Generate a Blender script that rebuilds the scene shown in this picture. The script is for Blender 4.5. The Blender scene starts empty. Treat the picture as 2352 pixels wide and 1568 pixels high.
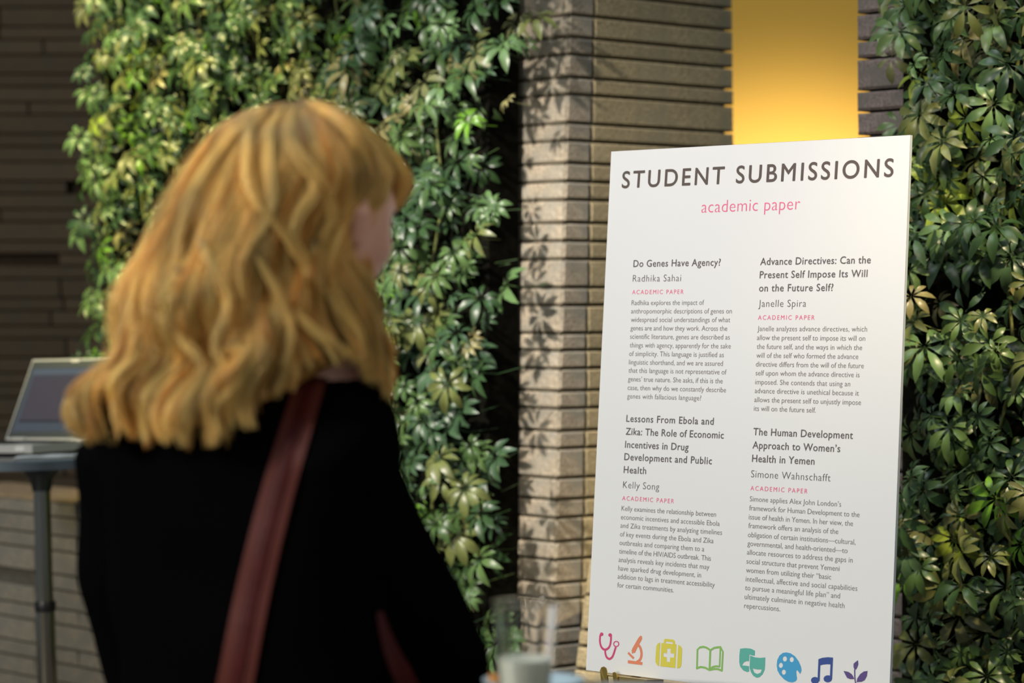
import bpy, bmesh, math, random
from mathutils import Vector, Matrix
from mathutils.bvhtree import BVHTree
import numpy as np

SC = bpy.context.scene
COL = SC.collection
PI = math.pi

# ------------------------------------------------------------ camera
cam_d = bpy.data.cameras.new('camera')
cam_d.sensor_width = 36.0
cam_d.lens = 85.0
cam = bpy.data.objects.new('camera', cam_d)
COL.objects.link(cam)
CAM = Vector((0.0, 0.0, 1.48))
PITCH = math.atan(84 / 5553.0)
cam.location = CAM
cam.rotation_euler = (PI / 2 - PITCH, 0, 0)
cam_d.dof.use_dof = True
cam_d.dof.focus_distance = 4.03
cam_d.dof.aperture_fstop = 3.2
cam_d.dof.aperture_blades = 9
SC.camera = cam

# ------------------------------------------------------------ world, lamps, exposure
SC.view_settings.view_transform = 'Standard'
SC.view_settings.look = 'None'
SC.view_settings.gamma = 1.0
SC.view_settings.use_curve_mapping = False
SC.view_settings.exposure = 0.0
world = bpy.data.worlds.new('atrium_daylight')
SC.world = world
world.use_nodes = True
bg = world.node_tree.nodes['Background']
bg.inputs['Color'].default_value = (0.80, 0.93, 1.0, 1)
bg.inputs['Strength'].default_value = 0.20

def aim(o, target):
    o.rotation_euler = (Vector(target) - o.location).to_track_quat('-Z', 'Y').to_euler()

def lamp(name, kind, loc, target, power, color, size=0.3, spot=60, blend=0.5, size_y=None):
    d = bpy.data.lights.new(name, kind)
    d.energy = power
    d.color = color
    if kind == 'AREA':
        d.size = size
        if size_y:
            d.shape = 'RECTANGLE'; d.size_y = size_y
    else:
        d.shadow_soft_size = size
    if kind == 'SPOT':
        d.spot_size = math.radians(spot); d.spot_blend = blend
    o = bpy.data.objects.new(name, d)
    COL.objects.link(o)
    o.location = loc
    aim(o, target)
    return o

lamp('skylight', 'AREA', (-1.4, 3.0, 5.6), (0.1, 4.6, 1.2), 120, (0.87, 0.95, 1.0), size=2.6)
lamp('hall_window', 'AREA', (-4.2, 0.6, 3.0), (0.0, 4.4, 1.3), 185, (1.0, 0.94, 0.84), size=1.0)
lamp('ivy_spot', 'SPOT', (-2.3, 4.6, 3.9), (-0.80, 6.15, 1.82), 980, (1.0, 0.86, 0.34), size=0.06, spot=30, blend=1.0)
lamp('pillar_spot', 'SPOT', (-2.0, 2.6, 3.3), (0.06, 5.4, 1.40), 1250, (1.0, 0.91, 0.81), size=0.06, spot=27, blend=1.0)
lamp('right_ivy_spot', 'SPOT', (1.7, 2.2, 3.6), (1.0, 4.5, 1.30), 900, (1.0, 0.80, 0.50), size=0.05, spot=28, blend=0.9)
lamp('sign_spot', 'SPOT', (-0.9, 1.6, 3.6), (0.42, 4.1, 1.85), 90, (1.0, 0.80, 0.75), size=0.15, spot=20, blend=1.0)
lamp('hair_fill', 'AREA', (2.2, 0.6, 3.1), (-0.2, 2.7, 1.5), 16, (1.0, 0.86, 0.66), size=0.5)  # added warm fill without a fixture, brightens the hair's right side
lamp('alcove_lamp', 'SPOT', (0.95, 6.5, 1.45), (0.9, 7.6, 1.42), 118, (1.0, 0.92, 0.86), size=0.12, spot=86, blend=0.75)

# ------------------------------------------------------------ helpers
def at(px, py, depth):
    """world point seen at a photograph pixel, at a given distance along the view axis"""
    f = 5553.0
    c, s = math.cos(PITCH), math.sin(PITCH)
    x = (px - 1176) / f; y = (py - 784) / f
    return CAM + Vector((x, c - y * s, -s - y * c)) * depth

def link(name, me, mat=None, parent=None):
    o = bpy.data.objects.new(name, me)
    COL.objects.link(o)
    if mat is not None and len(me.materials) == 0:
        me.materials.append(mat)
    if parent is not None:
        o.parent = parent
    return o

def mesh(name, verts, faces, mat=None, smooth=False):
    me = bpy.data.meshes.new(name)
    me.from_pydata([tuple(v) for v in verts], [], faces)
    if smooth:
        me.polygons.foreach_set('use_smooth', [True] * len(me.polygons))
    if mat is not None:
        me.materials.append(mat)
    me.update()
    return me

def obj(name, bm, mat, parent=None, smooth=False, bevel=0):
    if bevel:
        bmesh.ops.bevel(bm, geom=[e for e in bm.edges if len(e.link_faces) == 2 and e.calc_face_angle(0) > 0.6],
                        offset=bevel, segments=2, affect='EDGES', profile=0.5)
    bmesh.ops.recalc_face_normals(bm, faces=bm.faces)
    me = bpy.data.meshes.new(name)
    bm.to_mesh(me); bm.free()
    if smooth:
        me.polygons.foreach_set('use_smooth', [True] * len(me.polygons))
    return link(name, me, mat, parent)

def empty(name, loc, label=None, cat=None, group=None, kind=None):
    o = bpy.data.objects.new(name, None)
    COL.objects.link(o)
    o.location = loc
    o.empty_display_size = 0.05
    tag(o, label, cat, group, kind)
    return o

def tag(o, label=None, cat=None, group=None, kind=None):
    if label: o['label'] = label
    if cat: o['category'] = cat
    if group: o['group'] = group
    if kind: o['kind'] = kind
    return o

def inv(parent):
    """children are modelled in world space; cancel the parent's placement"""
    bpy.context.view_layer.update()
    for ch in parent.children:
        ch.matrix_parent_inverse = parent.matrix_world.inverted()

def box(bm, M, sx, sy, sz):
    """box centred at M, full sizes"""
    vs = [bm.verts.new(M @ Vector((x * sx / 2, y * sy / 2, z * sz / 2))) for x in (-1, 1) for y in (-1, 1) for z in (-1, 1)]
    for f in ((0, 1, 3, 2), (4, 6, 7, 5), (0, 4, 5, 1), (2, 3, 7, 6), (0, 2, 6, 4), (1, 5, 7, 3)):
        bm.faces.new([vs[i] for i in f])

def lathe(bm, prof, origin=Vector(), seg=40, M=None):
    rings = []
    for r, z in prof:
        if r < 1e-6:
            v = Vector((0, 0, z))
            v = (M @ v) if M else v + origin
            rings.append([bm.verts.new(v)])
        else:
            ring = []
            for k in range(seg):
                a = 2 * PI * k / seg
                v = Vector((r * math.cos(a), r * math.sin(a), z))
                v = (M @ v) if M else v + origin
                ring.append(bm.verts.new(v))
            rings.append(ring)
    for A, B in zip(rings, rings[1:]):
        for k in range(seg):
            k2 = (k + 1) % seg
            if len(A) == 1 and len(B) == 1: continue
            if len(A) == 1: bm.faces.new((A[0], B[k2], B[k]))
            elif len(B) == 1: bm.faces.new((A[k], A[k2], B[0]))
            else: bm.faces.new((A[k], A[k2], B[k2], B[k]))

def tube(bm, pts, rad, seg=10, flat=1.0, cap=True):
    pts = [Vector(p) for p in pts]
    n = len(pts)
    if not isinstance(rad, (list, tuple)): rad = [rad] * n
    prev = None; rings = []
    for i, p in enumerate(pts):
        t = (pts[min(i + 1, n - 1)] - pts[max(i - 1, 0)]).normalized()
        if prev is None:
            ref = Vector((0, 0, 1)) if abs(t.z) < 0.9 else Vector((0, 1, 0))
            a = t.cross(ref).normalized()
        else:
            a = (prev - t * prev.dot(t)).normalized()
        prev = a
        b = t.cross(a)
        rings.append([bm.verts.new(p + (a * math.cos(2 * PI * k / seg) + b * math.sin(2 * PI * k / seg) * flat) * rad[i]) for k in range(seg)])
    for A, B in zip(rings, rings[1:]):
        for k in range(seg):
            bm.faces.new((A[k], A[(k + 1) % seg], B[(k + 1) % seg], B[k]))
    if cap:
        bm.faces.new(list(reversed(rings[0]))); bm.faces.new(rings[-1])

def spline(pts, n):
    """Catmull-Rom through points (any dimension lists), n samples"""
    P = [np.array(p, float) for p in pts]
    P = [2 * P[0] - P[1]] + P + [2 * P[-1] - P[-2]]
    out = []
    m = len(P) - 3
    for i in range(n):
        s = i / (n - 1) * m
        k = min(int(s), m - 1); t = s - k
        a, b, c, d = P[k:k + 4]
        out.append(0.5 * ((2 * b) + (-a + c) * t + (2 * a - 5 * b + 4 * c - d) * t * t + (-a + 3 * b - 3 * c + d) * t ** 3))
    return out

def remesh(name, bm, voxel, smooth_it=4, fac=0.5):
    """fuse closed overlapping shapes into one continuous skin"""
    bmesh.ops.recalc_face_normals(bm, faces=bm.faces)
    me = bpy.data.meshes.new('tmp'); bm.to_mesh(me); bm.free()
    o = bpy.data.objects.new('tmp', me); COL.objects.link(o)
    m = o.modifiers.new('r', 'REMESH'); m.mode = 'VOXEL'; m.voxel_size = voxel; m.use_smooth_shade = True
    s = o.modifiers.new('s', 'SMOOTH'); s.iterations = smooth_it; s.factor = fac
    bpy.context.view_layer.update()
    dg = bpy.context.evaluated_depsgraph_get()
    out = bpy.data.meshes.new_from_object(o.evaluated_get(dg), depsgraph=dg)
    out.name = name
    bpy.data.objects.remove(o); bpy.data.meshes.remove(me)
    return out

# ------------------------------------------------------------ materials
def srgb(r, g, b):
    def f(c):
        c /= 255.0
        return c / 12.92 if c <= 0.04045 else ((c + 0.055) / 1.055) ** 2.4
    return (f(r), f(g), f(b), 1.0)

def mat(name, color, rough=0.6, metal=0.0, spec=0.5, **kw):
    m = bpy.data.materials.new(name); m.use_nodes = True
    b = m.node_tree.nodes['Principled BSDF']
    b.inputs['Base Color'].default_value = color
    b.inputs['Roughness'].default_value = rough
    b.inputs['Metallic'].default_value = metal
    b.inputs['Specular IOR Level'].default_value = spec
    for k, v in kw.items():
        b.inputs[k.replace('_', ' ')].default_value = v
    return m

def nodes(m):
    nt = m.node_tree
    return nt, nt.nodes['Principled BSDF']

def add_noise_color(m, c1, c2, scale, detail=6, rough=0.6, lo=0.35, hi=0.65, objrand=0.0, coords='Object', c3=None, scale2=None, stretch=None):
    nt, b = nodes(m)
    tc = nt.nodes.new('ShaderNodeTexCoord')
    src = tc.outputs[coords]
    if stretch:
        mp = nt.nodes.new('ShaderNodeMapping'); mp.inputs['Scale'].default_value = stretch
        nt.links.new(src, mp.inputs['Vector']); src = mp.outputs[0]
    n = nt.nodes.new('ShaderNodeTexNoise'); n.inputs['Scale'].default_value = scale; n.inputs['Detail'].default_value = detail
    n.inputs['Roughness'].default_value = rough
    nt.links.new(src, n.inputs['Vector'])
    r = nt.nodes.new('ShaderNodeValToRGB')
    r.color_ramp.elements[0].position = lo; r.color_ramp.elements[0].color = c1
    r.color_ramp.elements[1].position = hi; r.color_ramp.elements[1].color = c2
    nt.links.new(n.outputs['Fac'], r.inputs['Fac'])
    out = r.outputs['Color']
    if c3 is not None:
        n2 = nt.nodes.new('ShaderNodeTexNoise'); n2.inputs['Scale'].default_value = scale2; n2.inputs['Detail'].default_value = 3
        nt.links.new(src, n2.inputs['Vector'])
        r2 = nt.nodes.new('ShaderNodeValToRGB'); r2.color_ramp.elements[0].position = 0.48; r2.color_ramp.elements[1].position = 0.66
        nt.links.new(n2.outputs['Fac'], r2.inputs['Fac'])
        mx = nt.nodes.new('ShaderNodeMix'); mx.data_type = 'RGBA'
        nt.links.new(r2.outputs['Color'], mx.inputs['Factor'])
        nt.links.new(out, mx.inputs['A']); mx.inputs['B'].default_value = c3
        out = mx.outputs['Result']
    if objrand:
        oi = nt.nodes.new('ShaderNodeObjectInfo')
        mr = nt.nodes.new('ShaderNodeMapRange'); mr.inputs['To Min'].default_value = 1 - objrand; mr.inputs['To Max'].default_value = 1 + objrand
        nt.links.new(oi.outputs['Random'], mr.inputs['Value'])
        hs = nt.nodes.new('ShaderNodeHueSaturation')
        nt.links.new(mr.outputs[0], hs.inputs['Value']); nt.links.new(out, hs.inputs['Color'])
        out = hs.outputs['Color']
    nt.links.new(out, b.inputs['Base Color'])
    return src

def add_bump(m, scale, strength, dist=0.002, detail=8, coords='Object', stretch=None):
    nt, b = nodes(m)
    tc = nt.nodes.new('ShaderNodeTexCoord')
    src = tc.outputs[coords]
    if stretch:
        mp = nt.nodes.new('ShaderNodeMapping'); mp.inputs['Scale'].default_value = stretch
        nt.links.new(src, mp.inputs['Vector']); src = mp.outputs[0]
    n = nt.nodes.new('ShaderNodeTexNoise'); n.inputs['Scale'].default_value = scale; n.inputs['Detail'].default_value = detail
    nt.links.new(src, n.inputs['Vector'])
    bp = nt.nodes.new('ShaderNodeBump'); bp.inputs['Strength'].default_value = strength; bp.inputs['Distance'].default_value = dist
    nt.links.new(n.outputs['Fac'], bp.inputs['Height']); nt.links.new(bp.outputs[0], b.inputs['Normal'])

def brick_mat(name, c1, c2, c3):
    m = mat(name, c1, 0.9, spec=0.2)
    add_noise_color(m, c1, c2, 150, 5, 0.65, 0.36, 0.64, objrand=0.10, c3=c3, scale2=14)
    add_bump(m, 230, 0.8, 0.003)
    return m

M_BRICK = brick_mat('pillar_brick', srgb(120, 110, 95), srgb(172, 160, 141), srgb(130, 126, 115))
M_BRICK_SHADE = brick_mat('pillar_shade_brick', srgb(124, 112, 86), srgb(168, 154, 122), srgb(134, 126, 102))  # pillar brick again; tone of the face in shade put into its colour
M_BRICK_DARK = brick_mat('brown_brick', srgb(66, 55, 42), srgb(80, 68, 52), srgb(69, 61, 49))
M_BRICK_JAMB = brick_mat('purplish_brick', srgb(88, 78, 74), srgb(128, 116, 112), srgb(100, 94, 90))
M_BRICK_LOW = brick_mat('grey_brick', srgb(116, 109, 96), srgb(150, 142, 126), srgb(124, 119, 108))
M_MORTAR = mat('mortar', srgb(60, 54, 44), 0.95, spec=0.1); add_noise_color(M_MORTAR, srgb(50, 45, 36), srgb(74, 68, 56), 80)
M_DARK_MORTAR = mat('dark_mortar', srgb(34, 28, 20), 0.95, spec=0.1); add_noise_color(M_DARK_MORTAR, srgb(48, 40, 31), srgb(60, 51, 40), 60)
M_GREY_MORTAR = mat('grey_mortar', srgb(92, 88, 78), 0.95, spec=0.1); add_noise_color(M_GREY_MORTAR, srgb(82, 78, 70), srgb(100, 96, 86), 60)
M_CAP = mat('tan_stone_cap', srgb(176, 148, 106), 0.8); add_noise_color(M_CAP, srgb(146, 122, 92), srgb(172, 146, 112), 30); add_bump(M_CAP, 200, 0.4)
M_YELLOW = mat('yellow_plaster', srgb(244, 190, 82), 0.85, spec=0.2); add_bump(M_YELLOW, 90, 0.15)
M_FLOOR = mat('stone_floor', srgb(110, 100, 88), 0.5); add_noise_color(M_FLOOR, srgb(98, 90, 78), srgb(126, 116, 100), 12); add_bump(M_FLOOR, 40, 0.2)
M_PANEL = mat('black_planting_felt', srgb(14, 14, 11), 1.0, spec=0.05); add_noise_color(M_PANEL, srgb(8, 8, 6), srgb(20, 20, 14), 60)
M_STEM = mat('stem_green', srgb(96, 104, 52), 0.6); add_noise_color(M_STEM, srgb(80, 84, 44), srgb(120, 128, 62), 40)

def leaf_mat(name, use_attr):
    m = mat(name, (0.03, 0.08, 0.02, 1), 0.36, spec=0.45)
    nt, b = nodes(m)
    if use_attr:
        a = nt.nodes.new('ShaderNodeAttribute'); a.attribute_name = 'tint'; rnd = a.outputs['Fac']
    else:
        a = nt.nodes.new('ShaderNodeObjectInfo'); rnd = a.outputs['Random']
    ramp = nt.nodes.new('ShaderNodeValToRGB')
    cr = ramp.color_ramp; cr.interpolation = 'CONSTANT'
    stops = [(0.0, srgb(50, 76, 42)), (0.14, srgb(66, 92, 48)), (0.28, srgb(86, 112, 62)), (0.40, srgb(64, 90, 62)), (0.52, srgb(104, 112, 62)),
             (0.64, srgb(56, 82, 54)), (0.74, srgb(112, 116, 76)), (0.81, srgb(94, 124, 76)), (0.93, srgb(134, 128, 84)), (0.96, srgb(104, 150, 48)), (0.985, srgb(140, 160, 58))]
    cr.elements[0].position = 0; cr.elements[0].color = stops[0][1]
    cr.elements[1].position = stops[1][0]; cr.elements[1].color = stops[1][1]
    for p, c in stops[2:]:
        e = cr.elements.new(p); e.color = c
    nt.links.new(rnd, ramp.inputs['Fac'])
    tc = nt.nodes.new('ShaderNodeTexCoord')
    n = nt.nodes.new('ShaderNodeTexNoise'); n.inputs['Scale'].default_value = 26; n.inputs['Detail'].default_value = 3
    nt.links.new(tc.outputs['Object'], n.inputs['Vector'])
    mr = nt.nodes.new('ShaderNodeMapRange'); mr.inputs['From Min'].default_value = 0.3; mr.inputs['From Max'].default_value = 0.7
    mr.inputs['To Min'].default_value = 0.58; mr.inputs['To Max'].default_value = 1.12
    nt.links.new(n.outputs['Fac'], mr.inputs['Value'])
    hs = nt.nodes.new('ShaderNodeHueSaturation'); nt.links.new(ramp.outputs['Color'], hs.inputs['Color']); nt.links.new(mr.outputs[0], hs.inputs['Value'])
    nt.links.new(hs.outputs['Color'], b.inputs['Base Color'])
    tr = nt.nodes.new('ShaderNodeBsdfTranslucent'); nt.links.new(hs.outputs['Color'], tr.inputs['Color'])
    mx = nt.nodes.new('ShaderNodeMixShader'); mx.inputs['Fac'].default_value = 0.18
    out = nt.nodes['Material Output']
    nt.links.new(b.outputs[0], mx.inputs[1]); nt.links.new(tr.outputs[0], mx.inputs[2]); nt.links.new(mx.outputs[0], out.inputs['Surface'])
    return m
M_LEAF = leaf_mat('umbrella_leaf', False)
M_LEAF_MASS = leaf_mat('umbrella_leaf_mass', True)

# ------------------------------------------------------------ masonry
def leaned(p, lean):
    return Vector((p.x + lean(p) * (p.z - 1.48), p.y, p.z)) if lean else p

def course_block(name, front, z0, z1, parent, m, depth=0.055, ch=0.004, lean=None, proud=0.0):
    """one block: front is a list of 2-D points left to right seen from the front; chamfered edges"""
    F = [Vector((p[0], p[1])) for p in front]
    n = len(F)
    nrm = []
    for i in range(n):
        a = F[max(i - 1, 0)]; b = F[min(i + 1, n - 1)]
        d = (b - a).normalized(); nrm.append(Vector((d.y, -d.x)))     # toward the viewer
    def row(off, z, shrink=0.0):
        out = []
        for i in range(n):
            p = F[i] + nrm[i] * off
            if shrink and i == 0: p = p + (F[1] - F[0]).normalized() * shrink
            if shrink and i == n - 1: p = p - (F[-1] - F[-2]).normalized() * shrink
            out.append(Vector((p.x, p.y, z)))
        return out
    rows = [row(-depth, z0), row(-ch + proud, z0), row(proud, z0 + ch, ch), row(proud, z1 - ch, ch), row(-ch + proud, z1), row(-depth, z1)]
    cx = sum((p for r in rows for p in r), Vector()) / (6 * n)
    cx = leaned(cx, lean)
    vs = []
    for r in rows:
        vs += [leaned(p, lean) - cx for p in r]
    fs = []
    for r in range(5):
        for i in range(n - 1):
            a = r * n + i
            fs.append((a, a + 1, a + n + 1, a + n))
    for i in range(n - 1):
        fs.append((i, 5 * n + i, 5 * n + i + 1, i + 1))
    fs.append(tuple(r * n for r in range(5, -1, -1)))
    fs.append(tuple(r * n + n - 1 for r in range(6)))
    me = mesh(name, vs, fs, m)
    o = link(name, me, None, parent)
    o.location = cx
    return o

def prism(pts, z0, z1):
    bm = bmesh.new()
    lo = [bm.verts.new((p[0], p[1], z0)) for p in pts]; hi = [bm.verts.new((p[0], p[1], z1)) for p in pts]
    n = len(pts)
    bm.faces.new(lo); bm.faces.new(hi)
    for i in range(n):
        bm.faces.new((lo[i], lo[(i + 1) % n], hi[(i + 1) % n], hi[i]))
    return bm

def extend_courses(zs, lo, hi, hs):
    zs = sorted(zs)
    k = 0
    while zs[0] > lo:
        zs.insert(0, zs[0] - hs[k % len(hs)]); k += 1
    while zs[-1] < hi:
        zs.append(zs[-1] + hs[k % len(hs)]); k += 1
    return zs

def zpx(py, depth):
    return at(1176, py, depth).z

rnd = random.Random(4)
# floor
fl = obj('floor', prism([(-5, -2), (5, -2), (5, 9), (-5, 9)], -0.05, 0), M_FLOOR); tag(fl, kind='structure')

# pillar: corner at C0; left face runs back-left, right face runs back-right
C0 = Vector((at(1290, 460, 5.4).x, at(1290, 460, 5.4).y))
DL = Vector((-0.7071, 0.7071)); DR = Vector((0.795, 0.606))
LR = 0.53
def pillar_lean(p):
    s = (Vector((p.x, p.y)) - C0).dot(DR)
    return 0.026 - 0.042 * max(0.0, min(1.0, s / LR))
PC = [34, 84.6, 125, 176.8, 216, 282, 322.5, 374, 416, 458, 510.7, 553, 595, 660, 701, 765.7, 805, 847, 898.5, 939, 990.5, 1031, 1099.5, 1149, 1191, 1246, 1288, 1342, 1380, 1446, 1483, 1536, 1580]
zs = extend_courses([zpx(y, 5.4) for y in PC], 0.02, 2.75, [0.04, 0.051, 0.04, 0.064, 0.04, 0.05])
pillar = empty('wall_pillar', (C0.x, C0.y, 0), kind='structure')
core = obj('mortar_core', prism([C0 + DL * 1.6 + Vector((0.3, 0.3)), C0 + DL * 1.6 + Vector((0.03, 0.03)), C0 + Vector((0.0, 0.03)), C0 + DR * (LR - .02) + Vector((-.01, 0.02)), C0 + DR * LR + Vector((-0.3, 0.45))], 0, 2.75), M_MORTAR, pillar)
bmx = core.data
for v in bmx.vertices:
    v.co = leaned(v.co, pillar_lean) if (Vector((v.co.x, v.co.y)) - C0).dot(DL) < 0.2 else v.co
# shift the core so that its skin sits a few millimetres behind the block faces
for v in bmx.vertices: v.co += Vector((0, -0.0265, 0))
JW = 0.0026
for i in range(len(zs) - 1):
    z0, z1 = zs[i] + JW, zs[i + 1] - JW
    h = z1 - z0
    jr = 0.075 + rnd.uniform(-0.002, 0.002)
    jl = rnd.choice([0.30, 0.22, 0.36])
    course_block('brick', [C0 + DL * jl, C0 + DL * 0.006, C0 + DR * 0.006, C0 + DR * jr], z0, z1, pillar, M_BRICK, lean=pillar_lean, proud=rnd.uniform(0, .0015))
    course_block('brick', [C0 + DL * (jl + 0.42), C0 + DL * (jl + 0.005)], z0, z1, pillar, M_BRICK, lean=pillar_lean, proud=rnd.uniform(0, .0015))
    course_block('brick', [C0 + DR * (jr + 0.0035), C0 + DR * (LR + rnd.uniform(-.001, .001))], z0, z1, pillar, M_BRICK_SHADE, lean=pillar_lean, proud=rnd.uniform(0, .0015))
inv(pillar)

# brown wall far behind on the left, with a few blocks left out
back = empty('wall_back', (-1.5, 7.8, 0), kind='structure')
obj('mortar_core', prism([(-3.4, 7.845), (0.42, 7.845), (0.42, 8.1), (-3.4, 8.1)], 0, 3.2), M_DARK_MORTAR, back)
hs = [0.041, 0.062, 0.041, 0.049, 0.041, 0.062, 0.049]
zt = zpx(583, 7.8)
zz = [zt]
k = 0
while zz[0] > 0.25: zz.insert(0, zz[0] - ([0.039] + hs)[k % 8]); k += 1
k = 0
while zz[-1] < 3.0: zz.append(zz[-1] + hs[k % len(hs)]); k += 1
xn = at(135, 600, 7.8).x; xn2 = at(155, 440, 7.8).x
zt2 = zpx(430, 7.8)
for i in range(len(zz) - 1):
    z0, z1 = zz[i] + .002, zz[i + 1] - .002
    x = -3.4 + rnd.uniform(0, 0.4)
    xs = [-3.4] 
    while x < 0.4:
        xs.append(x); x += 0.46
    xs.append(0.4)
    gap = None
    if abs(z1 - zt) < 0.01: gap = (xn - 0.46, xn)
    if z0 < zt2 - 0.01 <= z1: gap = (xn2, xn2 + 0.46)
    if gap:
        xs = [v for v in xs if v < gap[0] - .05 or v > gap[1] + .05] + list(gap); xs.sort()
    for a, b in zip(xs, xs[1:]):
        if b - a < 0.02 or (gap and a >= gap[0] - 1e-6 and b <= gap[1] + 1e-6): continue
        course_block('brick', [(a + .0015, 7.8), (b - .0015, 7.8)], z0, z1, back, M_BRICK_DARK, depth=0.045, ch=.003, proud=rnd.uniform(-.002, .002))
inv(back)
# yellow wall seen through the opening
yw = obj('wall_alcove', prism([(0.40, 7.6), (2.6, 7.6), (2.6, 7.75), (0.40, 7.75)], 0, 3.4), M_YELLOW); tag(yw, kind='structure')

# brick wall right of the opening
J0 = Vector((at(1967, 200, 4.9).x, at(1967, 200, 4.9).y)); DJ = Vector((0.7071, -0.7071))
JC = [33.5, 94.7, 136, 210, 258, 312.6]
zj = extend_courses([zpx(y, 4.9) for y in JC], 0.02, 2.6, [0.04, 0.052, 0.043, 0.064, 0.04, 0.053])
jamb = empty('wall_right', (J0.x, J0.y, 0), kind='structure')
obj('mortar_core', prism([J0 + Vector((.03, .015)), J0 + DJ * 1.2 + Vector((.02, .02)), J0 + DJ * 1.2 + Vector((.3, .3)), J0 + Vector((.28, .30))], 0, 2.6), M_MORTAR, jamb)
for i in range(len(zj) - 1):
    z0, z1 = zj[i] + JW, zj[i + 1] - JW
    e = rnd.uniform(-.001, .001)
    jl = rnd.choice([0.24, 0.33, 0.4])
    course_block('brick', [J0 + DJ * e, J0 + DJ * jl], z0, z1, jamb, M_BRICK_JAMB, depth=.05, proud=rnd.uniform(0, .002), ch=.005)
    course_block('brick', [J0 + DJ * (jl + .006), J0 + DJ * 1.2], z0, z1, jamb, M_BRICK_JAMB, depth=.05, proud=rnd.uniform(0, .002), ch=.005)
inv(jamb)

# low planter wall in front of the ivy, lower left
LW0 = Vector((at(-160, 1200, 6.85).x, at(-160, 1200, 6.85).y)); DW = Vector((0.7071, -0.7071))
zl_top = 0.965
low = empty('wall_planter', (LW0.x, LW0.y, 0), kind='structure')
NB = Vector((0.7071, 0.7071))
obj('mortar_core', prism([LW0 + NB * .015, LW0 + DW * 1.15 + NB * .015, LW0 + DW * 1.15 + NB * .12, LW0 + NB * .12], 0, zl_top - .006), M_GREY_MORTAR, low)
obj('stone_cap', prism([LW0 - NB * .004, LW0 + DW * 1.15 - NB * .004, LW0 + DW * 1.15 + NB * .26, LW0 + NB * .26], zl_top - .006, zl_top), M_CAP, low, bevel=.002)
zz = [zl_top - .006]
k = 0
while zz[0] > 0.02: zz.insert(0, zz[0] - [0.041, 0.05, 0.041, 0.062][k % 4]); k += 1
zn = zpx(1325, 6.6)
for i in range(len(zz) - 1):
    z0, z1 = zz[i] + .0022, zz[i + 1] - .0022
    xs = [0] + [v for v in [0.12 + 0.2 * (i % 2) + 0.4 * q for q in range(4)] if v < 1.1] + [1.15]
    gap = None
    if z0 < zn <= z1: gap = (0.20, 0.58)
    if gap: xs = sorted([v for v in xs if v < gap[0] - .04 or v > gap[1] + .04] + list(gap))
    for a, b in zip(xs, xs[1:]):
        if gap and a >= gap[0] - 1e-6 and b <= gap[1] + 1e-6: continue
        course_block('brick', [LW0 + DW * (a + .0015), LW0 + DW * (b - .0015)], z0, z1, low, M_BRICK_LOW, depth=.03, ch=.003, proud=rnd.uniform(-.001, .0015))
inv(low)

# low buttress at the foot of the pillar, its top just above the frame's lower part
B0 = Vector((at(1352, 1290, 5.2).x, at(1352, 1290, 5.2).y)); DB = Vector((0.80, -0.60))
zb_top = zpx(1282, 5.2)
butt = empty('wall_pillar_foot', (B0.x, B0.y, 0), kind='structure')
def butt_lean(p): return 0.13 * max(0, 1 - (Vector((p.x, p.y)) - B0).dot(DB) / 0.3) if p.z < 3 else 0
def butt_shift(p): return Vector((p.x + 0.13 * (p.z - zb_top), p.y, p.z))
bb = obj('mortar_core', prism([B0 + Vector((.012, .01)), B0 + DB * 0.6 + Vector((.006, .02)), B0 + DB * .6 + Vector((.12, .16)), B0 + Vector((.12, .16))], 0, zb_top - .004), M_MORTAR, butt)
for v in bb.data.vertices: v.co = butt_shift(v.co)
zz = extend_courses([zb_top, zpx(1366, 5.2), zpx(1446, 5.2), zpx(1483, 5.2), zpx(1536, 5.2)], 0.02, zb_top - .01, [.042, .05])
for i in range(len(zz) - 1):
    o = course_block('brick', [B0, B0 + DB * 0.6], zz[i] + .003, zz[i + 1] - .003, butt, M_BRICK_SHADE, depth=.03)
    sh = 0.13 * (o.location.z - zb_top)
    for v in o.data.vertices: v.co.x += 0.13 * v.co.z
    o.location.x += sh
inv(butt)

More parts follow.
